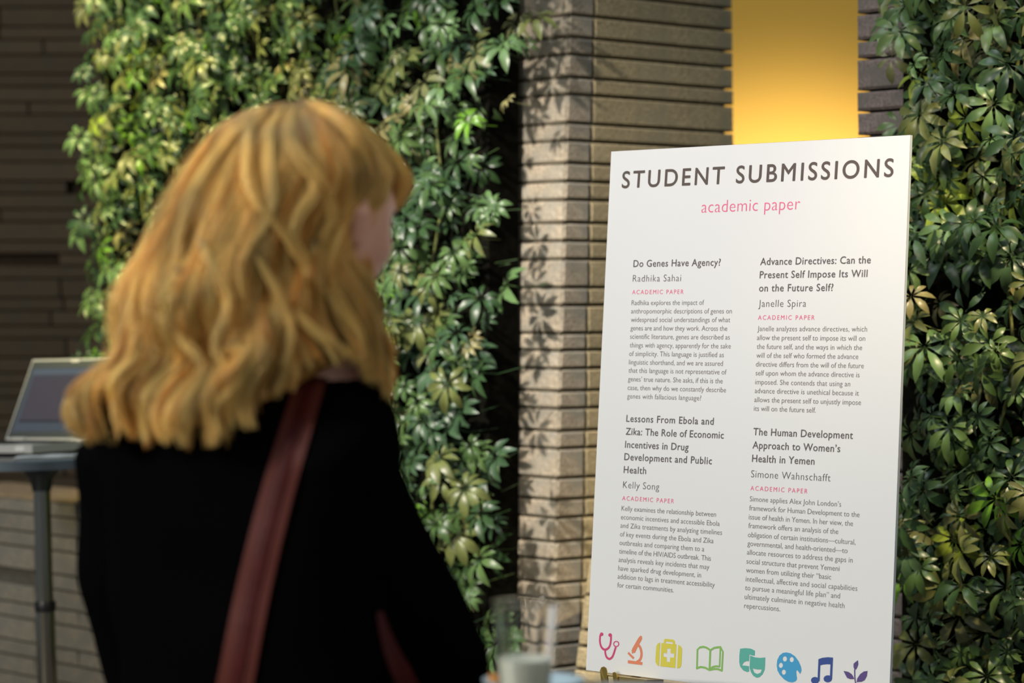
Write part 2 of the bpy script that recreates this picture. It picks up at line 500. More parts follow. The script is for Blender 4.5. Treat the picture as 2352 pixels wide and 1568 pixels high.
# ------------------------------------------------------------ climbing umbrella plants
def palmate(seed):
    """one compound leaf: leaflets fan out round the stalk, drooping; local +Z is outward, -Y is down"""
    r = random.Random(seed)
    n = r.choice([7, 8, 8, 9])
    vs, fs = [], []
    for k in range(n):
        a = -PI / 2 + (k - (n - 1) / 2) * (2 * PI * 0.92 / n) + r.uniform(-.14, .14)
        down = 0.5 - 0.5 * math.sin(a)
        L = 0.064 * (0.62 + 0.40 * down) * r.uniform(0.88, 1.08)
        W = L * r.uniform(0.13, 0.168)
        droop = r.uniform(0.05, 0.42)
        d = Vector((math.cos(a), math.sin(a), 0)); s = Vector((-math.sin(a), math.cos(a), 0))
        roll = r.uniform(-.35, .35)
        b = len(vs)
        for t, w in ((0.0, 0.0), (0.10, 0.06), (0.32, 0.72), (0.58, 1.0), (0.82, 0.66), (1.0, 0.0)):
            p = d * (0.004 + L * t * (1 - 0.12 * t)) + Vector((0, 0, 1)) * (0.006 * math.sin(t * PI) - droop * L * t * t)
            if w < .01: vs.append(p)
            else:
                up = Vector((0, 0, 1))
                vs.append(p + s * (W * w) + up * (W * w * (0.30 + roll)))
                vs.append(p)
                vs.append(p - s * (W * w) + up * (W * w * (0.30 - roll)))
        fs += [(b, b + 1, b + 2), (b, b + 2, b + 3)]
        for q in range(3):
            c = b + 1 + 3 * q
            fs += [(c, c + 3, c + 4, c + 1), (c + 1, c + 4, c + 5, c + 2)]
        c = b + 10
        fs += [(c, b + 13, c + 1), (c + 1, b + 13, c + 2)]
    b = len(vs)                                   # the stalk
    for i, (z, y) in enumerate(((0, 0), (-.035, .012), (-.08, .05))):
        for q in range(3):
            aa = q * 2.094
            vs.append(Vector((0.0013 * math.cos(aa), y + 0.0013 * math.sin(aa), z)))
    for i in range(2):
        for q in range(3):
            fs.append((b + 3 * i + q, b + 3 * i + (q + 1) % 3, b + 3 * i + 3 + (q + 1) % 3, b + 3 * i + 3 + q))
    return vs, fs

VAR = [palmate(s) for s in range(10)]
VAR_ME = []
for i, (v, f) in enumerate(VAR):
    me = mesh('leaf', v, f, M_LEAF, smooth=True); VAR_ME.append(me)

def ivy(name, label, A, d, n, s0, s1, zlow, zhigh, count, depth, seed, avoid=None, layers=2, scale=1.0, look=None, tilt=0.5, bound=None):
    """A origin, d along the wall, n out of the wall; zlow(s)"""
    r = random.Random(seed)
    root = empty(name, (A.x, A.y, 0), label, 'plant')
    d3 = Vector((d.x, d.y, 0)); n3 = Vector((n.x, n.y, 0)); up = Vector((0, 0, 1))
    A3 = Vector((A.x, A.y, 0))
    items = []
    # jittered grid for an even cover in layers
    cell = math.sqrt((s1 - s0) * (zhigh - 0.55) / count * 2.0)
    for layer in range(2):
        s = s0 + layer * cell / 2
        while s < s1:
            z = zlow(s) + r.uniform(0, cell)
            while z < zhigh:
                ss = s + r.uniform(-.5, .5) * cell; zz_ = z + r.uniform(-.5, .5) * cell
                o = depth * (1.0 - 0.62 * layer) * r.uniform(0.55, 1.15) + 0.01
                if not (avoid and r.random() < avoid(ss + o, ss - o, zz_)) and bound(ss + o, ss - o, zz_):
                    items.append((ss, zz_, o, layer))
                z += cell
            s += cell
    mats = []
    for (ss, z, o, layer) in items:
        p = A3 + d3 * ss + n3 * o + up * z
        N = (n3 * (1.0 - .25 * r.random()) + up * (tilt + r.uniform(-.5, .5)) + d3 * r.uniform(-.65, .65)).normalized()
        Y = (up - N * up.dot(N)).normalized()
        X = Y.cross(N)
        R = Matrix((X, Y, N)).transposed().to_4x4() @ Matrix.Rotation(r.uniform(-.9, .9), 4, 'Z')
        sc = scale * r.choice([0.55, 0.7, 0.85, 1.0, 1.05, 1.15])
        mats.append((Matrix.Translation(p) @ R @ Matrix.Scale(sc, 4), r.randrange(10), layer, p))
    order = sorted(range(len(mats)), key=lambda i: (mats[i][2], (mats[i][3] - look).length))
    chosen = set(order[:300])
    V, Fc, T = [], [], []
    for i, (M, v, layer, p) in enumerate(mats):
        if i in chosen:
            o = bpy.data.objects.new('leaf', VAR_ME[v]); COL.objects.link(o); o.parent = root
            o.matrix_basis = M
            o['_w'] = 1
        else:
            b = len(V)
            V += [M @ q for q in VAR[v][0]]
            Fc += [tuple(b + k for k in f) for f in VAR[v][1]]
            T += [r.random()] * len(VAR[v][1])
    me = mesh('foliage', V, Fc, M_LEAF_MASS, smooth=True)
    at_ = me.attributes.new('tint', 'FLOAT', 'FACE'); at_.data.foreach_set('value', T)
    fo = link('foliage', me, None, root); fo['kind'] = 'stuff'
    # woody stems climbing between the leaves
    for q in range(int((s1 - s0 - .3) / 0.16)):
        s = s0 + 0.32 + q * 0.16
        pts = []
        z = zlow(s) + .02; 
        while z < zhigh:
            pts.append(A3 + d3 * (s + r.uniform(-.03, .03)) + n3 * (depth * 0.4 + r.uniform(-.01, .015)) + up * z); z += 0.16
        if len(pts) > 2:
            bm = bmesh.new(); tube(bm, pts, 0.0035, 5); obj('stem', bm, M_STEM, root, smooth=True)
    inv(root)
    for ch in root.children:
        if '_w' in ch:
            del ch['_w']
    return root

NL = Vector((-0.7071, -0.7071))
# left planting: from just left of the pillar's corner back along the same line
PA = C0 + NL * 0.06
planter_z = lambda s: 0.58 if s < 1.15 else 0.58 + (s - 1.15) * 1.15
left_ivy = ivy('climbing_umbrella_plant', 'large umbrella plant climbing the wall behind the blond person', PA, DL, NL, -0.04, 1.74, planter_z, 2.42, 1800, 0.15, 11,
    bound=lambda a, b, z: (0.0 if z > 2.0 else 0.105) < a < 1.70,
    avoid=lambda a, b, z: (0.75 if a < 0.19 and z < 1.95 else (0.35 if a < .24 else 0.05)), look=Vector((0.1, 4.5, 1.5)))
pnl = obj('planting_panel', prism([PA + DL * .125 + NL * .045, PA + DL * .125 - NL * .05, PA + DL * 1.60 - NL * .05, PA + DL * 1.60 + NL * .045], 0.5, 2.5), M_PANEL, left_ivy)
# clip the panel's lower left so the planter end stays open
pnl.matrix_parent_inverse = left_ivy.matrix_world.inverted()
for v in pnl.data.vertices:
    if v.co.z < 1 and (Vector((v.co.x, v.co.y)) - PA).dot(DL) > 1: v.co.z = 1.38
# a few sprays reaching across the pillar's face near the top
RA = J0 + NL * 0.02
right_z = lambda s: 0.55
def rb(a, b, z): return b > (0.085 if z < 1.7 else 0.055) + 0.04 * math.sin(z * 11)
right_ivy = ivy('climbing_umbrella_plant', 'umbrella plant covering the wall to the right of the white sign', RA, DJ, NL, 0.10, 1.0, right_z, 2.25, 980, 0.17, 23,
    look=Vector((0.85, 4.2, 1.5)), scale=1.06, tilt=.35, bound=rb, avoid=lambda a, b, z: 0.5 if (b > .25 and 0.86 < z < 1.02) else (0.6 if b > .12 and 1.46 < z < 1.54 else 0.07))
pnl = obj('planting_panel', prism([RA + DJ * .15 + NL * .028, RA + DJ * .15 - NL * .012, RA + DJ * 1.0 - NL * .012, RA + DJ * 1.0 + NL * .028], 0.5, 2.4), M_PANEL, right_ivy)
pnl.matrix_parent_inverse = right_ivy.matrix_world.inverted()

# ------------------------------------------------------------ printed board on a brass easel
S_TL = Vector((0.17634501, 4.2995383, 1.7522208))
S_U = Vector((0.7636162, -0.64566446, 0.00277773)).normalized()
S_V = Vector((-0.07013481, -0.08722233, -0.99371695)).normalized()
S_N = S_U.cross(S_V)                       # away from the reader
BW, BH, BT, SHEAR = 0.6108, 0.9142, 0.0065, 0.0219
def sp(u, v, n=0.0):
    """u right, v down, n towards the reader; millimetres"""
    return S_TL + S_U * (u / 1000) + S_V * (v / 1000) - S_N * (n / 1000)
M_BOARD = mat('white_foam_board', srgb(226, 226, 226), 0.5, spec=0.3)
M_BOARD_EDGE = mat('foam_core_edge', srgb(205, 215, 222), 0.8)
board = empty('sign_board', sp(315, 914), 'white student submissions sign board on the brass easel', 'sign')
bm = bmesh.new()
c = [(0, 0), (BW * 1000, 0), ((BW + SHEAR) * 1000, BH * 1000), (SHEAR * 1000, BH * 1000)]
fr = [bm.verts.new(sp(u, v, 0)) for u, v in c]; bk = [bm.verts.new(sp(u, v, -6.5)) for u, v in c]
bm.faces.new(fr); bm.faces.new(list(reversed(bk)))
obj('face_sheet', bm, M_BOARD, board)
bm = bmesh.new()
fr = [bm.verts.new(sp(u, v, -0.25)) for u, v in c]; bk = [bm.verts.new(sp(u, v, -6.3)) for u, v in c]
for i in range(4):
    # a hair outside the printed sheets
    bm.faces.new((fr[i], fr[(i + 1) % 4], bk[(i + 1) % 4], bk[i]))
cc = sum((v.co for v in bm.verts), Vector()) / 8
for v in bm.verts: v.co = cc + (v.co - cc) * 1.0006
obj('foam_core', bm, M_BOARD_EDGE, board)

INK = {'T': mat('title_ink', srgb(84, 72, 66), 0.6), 'H': mat('heading_ink', srgb(92, 84, 86), 0.6), 'B': mat('text_ink', srgb(120, 112, 112), 0.6),
       'K': mat('pink_ink', srgb(232, 96, 140), 0.6)}
STY = {  # kind: ink, cap height mm, stroke offset (fraction of size), letter spacing
    'T': ('T', 29.3, 0.0, 0.55), 'S': ('K', 20.3, -0.0125, 0), 'H': ('H', 11.9, 0.0, 0.16), 'N': ('H', 11.6, -0.010, 0),
    'K': ('K', 7.5, 0.0, 0), 'B': ('B', 8.4, -0.006, 0)}
ICONS = [
 ('stethoscope',(205, 60, 112),[[(55.2,849.2),(55.0,850.3),(54.4,851.3),(53.4,852.0),(52.2,852.5),(50.8,852.6),(49.5,852.4),(48.4,851.8),(47.6,850.9),(47.3,849.9),(47.5,848.8),(48.1,847.8),(49.0,847.0),(50.3,846.5),(51.7,846.4),(53.0,846.7),(54.1,847.3),(54.9,848.2)],[(73.8,849.0),(73.6,850.1),(73.0,851.1),(72.0,851.8),(70.8,852.3),(69.4,852.4),(68.1,852.2),(67.0,851.6),(66.3,850.7),(65.9,849.7),(66.1,848.6),(66.7,847.6),(67.7,846.8),(68.9,846.3),(70.3,846.2),(71.6,846.5),(72.7,847.1),(73.4,848.0)],[(91.1,862.8),(90.8,864.6),(89.8,866.3),(88.2,867.6),(86.0,868.4),(83.7,868.6),(81.5,868.2),(79.6,867.2),(78.4,865.7),(77.8,863.9),(78.1,862.1),(79.1,860.4),(80.7,859.1),(82.9,858.3),(85.2,858.1),(87.4,858.5),(89.3,859.5),(90.5,861.0)],[(88.9,863.0),(88.8,864.2),(88.1,865.3),(87.0,866.2),(85.5,866.8),(84.0,866.9),(82.5,866.6),(81.2,865.9),(80.3,864.9),(80.0,863.7),(80.1,862.5),(80.8,861.4),(82.0,860.5),(83.4,859.9),(84.9,859.8),(86.4,860.1),(87.7,860.8),(88.6,861.8)]],[(3.8,[(48.3,850.9),(48.4,861.3),(51.0,869.1),(55.5,873.9),(61.2,875.2),(67.1,872.6),(70.8,867.4),(72.2,859.2),(72.0,850.1)]),(3.8,[(61.2,875.4),(62.0,880.8),(65.2,887.5),(71.6,890.3),(77.4,886.6),(80.8,879.2),(83.9,868.6)])],1),
 ('microscope',(222, 130, 95),[[(112.1,888.7),(143.4,889.2),(143.3,894.2),(112.1,894.0)],[(133.7,846.5),(135.0,844.7),(138.7,845.5),(138.6,848.0),(139.5,848.9),(137.6,853.4),(133.5,859.6),(126.0,874.5),(124.7,875.4),(122.8,874.9),(121.5,876.9),(118.8,875.7),(119.8,873.6),(118.2,872.4),(119.7,868.2),(127.9,854.4),(131.2,849.0)]],[(3.9,[(111.3,876.1),(124.3,884.6)]),(4.8,[(131.6,860.4),(136.8,865.6),(139.9,873.9),(139.6,881.3),(136.6,886.7),(130.9,890.6)])],0),
 ('first_aid_kit',(215, 203, 72),[[(178.0,853.1),(178.8,892.6),(175.2,891.6),(171.3,886.9),(170.4,883.6),(170.5,859.8),(173.6,854.4)],[(180.8,853.2),(212.5,852.9),(213.2,892.6),(181.6,892.7)],[(193.3,861.4),(201.1,860.9),(201.5,868.6),(209.2,868.8),(209.1,875.7),(201.2,875.8),(201.2,883.7),(194.3,883.8),(193.7,876.2),(186.3,875.9),(186.4,869.5),(193.7,869.6)],[(216.3,853.3),(221.3,854.8),(225.1,860.0),(225.4,887.5),(222.2,891.7),(216.7,892.8)],[(185.6,852.7),(186.1,847.1),(188.4,845.6),(205.2,845.5),(208.9,848.0),(209.7,852.8),(205.1,852.9),(204.2,849.8),(190.1,849.7),(190.1,852.7)]],[],1),
 ('book',(132, 184, 92),[],[(3.4,[(258.1,890.0),(256.5,857.8),(261.4,853.6),(268.2,852.1),(275.1,853.0),(283.3,856.5),(290.1,852.0),(296.8,850.5),(303.8,849.4),(304.8,851.9),(308.7,856.7),(309.0,889.1)]),(3.7,[(282.9,856.0),(283.9,889.3)]),(3.4,[(256.3,889.5),(265.4,886.0),(275.0,886.4),(283.9,889.3),(292.8,886.8),(300.9,886.2),(309.9,888.2)]),(2.8,[(303.0,850.6),(303.9,882.9)]),(3.1,[(283.8,888.7),(289.8,883.7),(296.5,881.8),(303.8,881.8)])],0),
 ('theatre_masks',(85, 172, 158),[[(342.9,848.7),(353.5,846.7),(364.6,846.7),(372.6,849.3),(372.9,857.4),(368.4,857.6),(362.1,856.4),(362.2,867.9),(358.0,867.5),(352.3,870.1),(348.7,875.9),(355.6,875.4),(362.8,875.7),(363.7,884.2),(359.4,885.5),(351.8,883.5),(345.4,878.0),(342.8,870.9),(342.3,860.0)],[(363.7,858.0),(373.7,860.2),(384.0,860.1),(393.9,858.5),(394.3,869.8),(394.2,878.3),(390.4,886.6),(384.2,892.0),(379.2,893.1),(372.3,890.4),(367.0,884.5),(364.1,877.5)],[(370.4,878.7),(379.6,879.3),(388.7,878.6),(386.6,883.9),(380.2,886.9),(374.1,885.1)]],[],1),
 ('paint_palette',(58, 155, 205),[[(434.8,846.5),(442.8,847.3),(451.7,851.3),(459.5,859.0),(464.4,866.9),(465.9,872.8),(463.8,878.7),(459.9,875.1),(457.3,873.0),(455.8,875.5),(456.9,882.0),(458.4,887.3),(456.1,891.1),(450.5,893.7),(441.9,893.7),(433.0,890.3),(424.5,883.9),(419.2,877.2),(417.2,868.9),(417.7,860.4),(421.5,852.8),(427.7,848.0)],[(436.3,856.9),(436.1,858.4),(435.5,859.8),(434.5,860.8),(433.3,861.4),(431.9,861.6),(430.5,861.2),(429.4,860.3),(428.6,859.1),(428.2,857.6),(428.4,856.1),(429.0,854.8),(430.0,853.7),(431.2,853.1),(432.6,853.0),(434.0,853.3),(435.1,854.2),(435.9,855.4)],[(449.7,856.8),(449.6,858.2),(448.9,859.5),(448.0,860.6),(446.7,861.2),(445.3,861.3),(443.9,860.9),(442.8,860.1),(442.0,858.9),(441.7,857.5),(441.8,856.0),(442.4,854.7),(443.4,853.7),(444.7,853.1),(446.1,852.9),(447.4,853.3),(448.6,854.2),(449.3,855.3)],[(429.3,868.0),(429.2,869.5),(428.5,870.8),(427.5,871.8),(426.3,872.5),(424.9,872.6),(423.5,872.2),(422.4,871.4),(421.6,870.2),(421.2,868.8),(421.4,867.3),(422.0,866.0),(423.0,865.0),(424.3,864.3),(425.7,864.2),(427.0,864.6),(428.1,865.4),(428.9,866.6)],[(435.9,878.5),(435.7,879.9),(435.1,881.3),(434.1,882.3),(432.8,882.9),(431.4,883.1),(430.1,882.7),(428.9,881.9),(428.2,880.7),(427.8,879.3),(427.9,877.8),(428.5,876.5),(429.6,875.4),(430.8,874.8),(432.2,874.7),(433.6,875.1),(434.7,875.9),(435.5,877.1)]],[],1),
 ('music_note',(40, 70, 142),[[(497.0,851.9),(504.3,848.9),(514.1,847.1),(524.3,846.8),(524.4,858.0),(514.9,858.3),(506.5,859.7),(497.8,862.6)],[(500.6,885.6),(500.3,887.5),(499.0,889.3),(497.1,890.7),(494.6,891.6),(491.9,891.8),(489.3,891.4),(487.2,890.4),(485.7,888.9),(485.1,887.1),(485.4,885.2),(486.7,883.4),(488.6,882.0),(491.1,881.1),(493.8,880.8),(496.4,881.2),(498.5,882.3),(500.0,883.8)],[(524.8,880.9),(524.4,882.8),(523.2,884.7),(521.2,886.1),(518.6,887.1),(515.8,887.3),(513.2,886.9),(511.0,885.9),(509.5,884.3),(508.9,882.4),(509.2,880.4),(510.5,878.6),(512.5,877.1),(515.0,876.2),(517.8,875.9),(520.5,876.3),(522.7,877.4),(524.2,879.0)]],[(4.1,[(498.9,852.4),(499.7,886.9)]),(4.4,[(522.2,847.9),(522.9,881.6)])],0),
 ('seedling',(85, 65, 128),[[(571.3,846.7),(572.4,853.3),(570.1,860.0),(566.6,863.3),(563.8,858.8),(563.4,853.0),(567.3,849.6)],[(545.6,866.2),(554.7,866.8),(561.1,869.7),(564.9,874.0),(566.5,877.2),(559.6,878.1),(553.3,876.9),(549.5,872.0)],[(590.3,862.0),(589.5,870.5),(585.8,877.3),(580.5,880.2),(571.0,881.7),(571.9,875.7),(576.9,868.2),(583.5,863.4)]],[(2.3,[(566.1,862.1),(567.5,875.0),(569.8,885.3),(570.6,890.0)])],0),
]
TEXT = [
 ('T',29.3,66.5,553.6,'STUDENT SUBMISSIONS'),
 ('S',205.8,115.3,201.1,'academic paper'),
 ('H',66.8,207.3,186.2,'Do Genes Have Agency?'),
 ('N',67.5,233.4,104.2,'Radhika Sahai'),
 ('K',67.9,255.3,111.2,'ACADEMIC PAPER'),
 ('B',68.3,274.4,155.5,'Radhika explores the impact of'),
 ('B',68.3,289.2,214.4,'anthropomorphic descriptions of genes on'),
 ('B',69.3,304.1,211.1,'widespread social understandings of what'),
 ('B',69.6,318.9,206.0,'genes are and how they work. Across the'),
 ('B',69.9,333.7,212.1,'scientific literature, genes are described as'),
 ('B',70.5,348.8,214.7,'things with agency, apparently for the sake'),
 ('B',70.5,363.7,201.5,'of simplicity. This language is justified as'),
 ('B',71.1,378.6,200.0,'linguistic shorthand, and we are assured'),
 ('B',71.4,393.0,208.4,'that this language is not representative of'),
 ('B',71.7,408.2,201.4,'genes’ true nature. She asks, if this is the'),
 ('B',72.1,423.2,209.0,'case, then why do we constantly describe'),
 ('B',72.4,438.1,158.4,'genes with fallacious language?'),
 ('H',334.7,207.5,215.8,'Advance Directives: Can the'),
 ('H',335.2,229.8,210.6,'Present Self Impose Its Will'),
 ('H',335.7,252.2,146.3,'on the Future Self?'),
 ('N',336.3,278.3,94.9,'Janelle Spira'),
 ('K',337.0,299.8,112.4,'ACADEMIC PAPER'),
 ('B',337.4,318.9,214.1,'Janelle analyzes advance directives, which'),
 ('B',337.6,334.0,211.3,'allow the present self to impose its will on'),
 ('B',338.2,349.0,205.9,'the future self, and the ways in which the'),
 ('B',338.5,363.8,199.4,'will of the self who formed the advance'),
 ('B',338.7,378.6,210.7,'directive differs from the will of the future'),
 ('B',339.3,393.4,203.1,'self upon whom the advance directive is'),
 ('B',339.5,408.5,186.3,'imposed. She contends that using an'),
 ('B',339.8,423.2,203.2,'advance directive is unethical because it'),
 ('B',340.1,438.2,208.1,'allows the present self to unjustly impose'),
 ('B',340.3,452.9,122.4,'its will on the future self.'),
 ('H',73.9,478.8,185.9,'Lessons From Ebola and'),
 ('H',74.6,501.4,207.8,'Zika: The Role of Economic'),
 ('H',74.9,524.1,136.1,'Incentives in Drug'),
 ('H',75.1,545.6,186.3,'Development and Public'),
 ('H',75.7,568.0,48.4,'Health'),
 ('N',76.1,594.2,78.4,'Kelly Song'),
 ('K',76.3,615.4,111.4,'ACADEMIC PAPER'),
 ('B',76.3,633.5,200.6,'Kelly examines the relationship between'),
 ('B',76.3,648.5,209.3,'economic incentives and accessible Ebola'),
 ('B',76.6,663.1,214.9,'and Zika treatments by analyzing timelines'),
 ('B',76.9,678.1,198.5,'of key events during the Ebola and Zika'),
 ('B',77.0,693.0,180.2,'outbreaks and comparing them to a'),
 ('B',77.3,707.7,194.9,'timeline of the HIV/AIDS outbreak. This'),
 ('B',77.6,722.3,192.5,'analysis reveals key incidents that may'),
 ('B',77.9,737.0,176.3,'have sparked drug development, in'),
 ('B',77.8,751.3,205.7,'addition to lags in treatment accessibility'),
 ('B',78.1,766.2,121.2,'for certain communities.'),
 ('H',342.2,493.5,194.5,'The Human Development'),
 ('H',342.5,515.8,171.7,'Approach to Women’s'),
 ('H',343.1,538.2,123.1,'Health in Yemen'),
 ('N',343.0,564.1,156.0,'Simone Wahnschafft'),
 ('K',343.5,585.7,112.8,'ACADEMIC PAPER'),
 ('B',343.5,604.0,178.8,'Simone applies Alex John London’s'),
 ('B',343.4,619.0,214.7,'framework for Human Development to the'),
 ('B',343.7,633.9,203.1,'issue of health in Yemen. In her view, the'),
 ('B',344.0,648.4,176.0,'framework offers an analysis of the'),
 ('B',344.3,663.4,209.4,'obligation of certain institutions—cultural,'),
 ('B',344.5,678.0,195.0,'governmental, and health-oriented—to'),
 ('B',344.5,692.5,205.7,'allocate resources to address the gaps in'),
 ('B',344.7,707.6,181.7,'social structure that prevent Yemeni'),
 ('B',345.0,722.2,166.7,'women from utilizing their “b*sic'),
 ('B',345.3,737.0,216.8,'intellectual, affective and social capabilities'),
 ('B',345.2,751.4,185.3,'to pursue a meaningful life plan” and'),
 ('B',345.5,766.3,194.5,'ultimately culminate in negative health'),
 ('B',345.8,781.1,71.4,'repercussions.'),
]

def text_geo(s, off, space, res=3):
    cu = bpy.data.curves.new('t', 'FONT'); cu.body = s; cu.size = 1.0; cu.offset = off; cu.space_character = space; cu.resolution_u = res
    cu.fill_mode = 'BOTH'
    o = bpy.data.objects.new('t', cu)
    me = o.to_mesh()
    vs = [(v.co.x, v.co.y) for v in me.vertices]; fs = [tuple(p.vertices) for p in me.polygons]
    o.to_mesh_clear(); bpy.data.objects.remove(o); bpy.data.curves.remove(cu)
    return vs, fs
_cap = {}
def cap_h(off):
    if off not in _cap:
        v, f = text_geo('H', off, 1.0); _cap[off] = max(q[1] for q in v) - min(q[1] for q in v)
    return _cap[off]
def width(vs): return max(q[0] for q in vs) - min(q[0] for q in vs)
def print_line(acc, kind, u0, v0, w, s):
    ink, cap, off, sp0 = STY[kind]
    k = cap / cap_h(off)
    s = s.replace('*', 'a')
    vs, fs = text_geo(s, off, 1.0); w1 = width(vs) * k
    vs2, _ = text_geo(s, off, 1.2); w2 = width(vs2) * k
    space = 1.0 + 0.2 * (w - w1) / max(w2 - w1, 1e-6)
    lim = 1.6 if kind in 'TKS' else 1.25
    space = max(0.82, min(lim, space))
    vs, fs = text_geo(s, off, space, 6 if kind in 'TS' else 3)
    kx = w / width(vs)
    x0 = min(q[0] for q in vs)
    for q, (du, dv) in enumerate(((sp0, 0), (-sp0, 0), (0, sp0), (0, -sp0)) if sp0 else ((0, 0),)):
        b = len(acc[0])
        acc[0].extend([sp(u0 + (x - x0) * kx + du, v0 - y * k + dv, 0.35 + .02 * q) for x, y in vs])
        acc[1].extend([tuple(i + b for i in f) for f in fs])
def flush(name, acc, ink):
    if name == 'title_letter':
        # every large letter is a piece of its own: group faces by where they sit along the line
        us = [(v - S_TL).dot(S_U) for v in acc[0]]
        spans = sorted((min(us[i] for i in f), max(us[i] for i in f)) for f in acc[1])
        cuts = []; hi = spans[0][1]
        for a, b in spans:
            if a > hi + .0006: cuts.append((a + hi) / 2)
            hi = max(hi, b)
        for lo_, hi_ in zip([-1] + cuts, cuts + [9]):
            fs = [f for f in acc[1] if lo_ < us[f[0]] < hi_]
            idx = sorted({i for f in fs for i in f}); mp = {i: k for k, i in enumerate(idx)}
            link(name, mesh(name, [acc[0][i] for i in idx], [tuple(mp[i] for i in f) for f in fs], INK[ink]), None, board)
        return
    o = link(name, mesh(name, acc[0], acc[1], INK[ink]), None, board)
    return o
cur = None; acc = None
NM = {'T': 'title_letter', 'S': 'subtitle_lettering', 'H': 'heading_lettering', 'N': 'author_lettering', 'K': 'caption_lettering', 'B': 'body_lettering'}
for row in TEXT:
    if row[0] != cur:
        if acc: flush(NM[cur], acc, STY[cur][0])
        acc = ([], []); cur = row[0]
    print_line(acc, *row)
flush(NM[cur], acc, STY[cur][0])

def fill2d(loops):
    cu = bpy.data.curves.new('f', 'CURVE'); cu.dimensions = '2D'; cu.fill_mode = 'BOTH'
    for lp in loops:
        s = cu.splines.new('POLY'); s.points.add(len(lp) - 1); s.use_cyclic_u = True
        for i, (x, y) in enumerate(lp): s.points[i].co = (x, y, 0, 1)
    o = bpy.data.objects.new('f', cu); me = o.to_mesh()
    vs = [(v.co.x, v.co.y) for v in me.vertices]; fs = [tuple(p.vertices) for p in me.polygons]
    o.to_mesh_clear(); bpy.data.objects.remove(o); bpy.data.curves.remove(cu)
    return vs, fs
def stroke2d(pts, w):
    P = spline(pts, max(2, (len(pts) - 1) * 6 + 1)) if len(pts) > 2 and w > 0 else [np.array(p, float) for p in pts]
    L, R = [], []
    for i in range(len(P)):
        t = P[min(i + 1, len(P) - 1)] - P[max(i - 1, 0)]; t = t / (np.linalg.norm(t) + 1e-9); nn = np.array([-t[1], t[0]]) * w / 2
        L.append(tuple(P[i] + nn)); R.append(tuple(P[i] - nn))
    return L, R
for nm, colr, polys, strokes, evenodd in ICONS:
    A = ([], [])
    sharp = nm in ('book', 'music_note')
    sets = [polys] if evenodd and polys else [[q] for q in polys]
    lift = 0.35
    for sset in sets:
        vs, fs = fill2d(sset)
        b = len(A[0]); A[0].extend([sp(x, y, lift) for x, y in vs]); A[1].extend([tuple(i + b for i in f) for f in fs])
    for w, pts in strokes:
        lift += 0.02
        P = [np.array(p, float) for p in pts]
        if sharp:
            out = [P[0]]
            for a, c2 in zip(P, P[1:]): out.append(c2)
            L, R = [], []
            for i in range(len(out)):
                t = out[min(i + 1, len(out) - 1)] - out[max(i - 1, 0)]; t = t / (np.linalg.norm(t) + 1e-9); nn = np.array([-t[1], t[0]]) * w / 2
                L.append(tuple(out[i] + nn)); R.append(tuple(out[i] - nn))
        else:
            L, R = stroke2d(pts, w)
        b = len(A[0]); n = len(L)
        A[0].extend([sp(x, y, lift) for x, y in L]); A[0].extend([sp(x, y, lift) for x, y in R])
        A[1].extend([(b + i, b + i + 1, b + n + i + 1, b + n + i) for i in range(n - 1)])
    o = link('printed_icon', mesh('printed_icon', A[0], A[1], mat(nm + '_ink', srgb(*colr), 0.6)), None, board)
    o['label'] = 'printed ' + nm.replace('_', ' ') + ' icon'
inv(board)

# easel
M_BRASS = mat('polished_brass', srgb(196, 168, 92), 0.28, metal=1.0)
easel = empty('display_easel', (sp(330, 1000, -60).x, sp(330, 1000, -60).y, 0), 'brass display easel holding the white sign board', 'easel')
def ground(p, dirv):
    return p + dirv * (-p.z / dirv.z)
def bar(name, a, b, wdt, thk, wide, m=M_BRASS):
    bm = bmesh.new()
    t = (b - a).normalized(); w = (wide - t * wide.dot(t)).normalized(); n = t.cross(w)
    R = Matrix((w, n, t)).transposed().to_4x4()
    box(bm, Matrix.Translation((a + b) / 2) @ R, wdt, thk, (b - a).length)
    return obj(name, bm, m, easel, bevel=.001)
top = sp(320, 40, -22)
legs_at = {}
for uu in (110, 540):
    q = sp(uu, 935, -22)
    foot = ground(q, (q - top).normalized())
    bar('front_leg', top + (top - q).normalized() * -0.0, foot, 0.014, 0.006, S_U)
    bmf = bmesh.new(); lathe(bmf, [(0, 0), (.011, 0), (.011, .012), (.006, .03), (0, .03)], foot + Vector((0, 0, 0)), 16); obj('rubber_foot', bmf, mat('black_rubber', (.02, .02, .02, 1), .7), easel, smooth=False)
rear_foot = Vector((top.x + .42, top.y + .50, 0))
bar('rear_leg', sp(320, 60, -32), rear_foot, 0.014, 0.006, S_U)
bar('cross_brace', sp(218, 490, -17.5), sp(428, 490, -17.5), 0.012, 0.003, S_V)
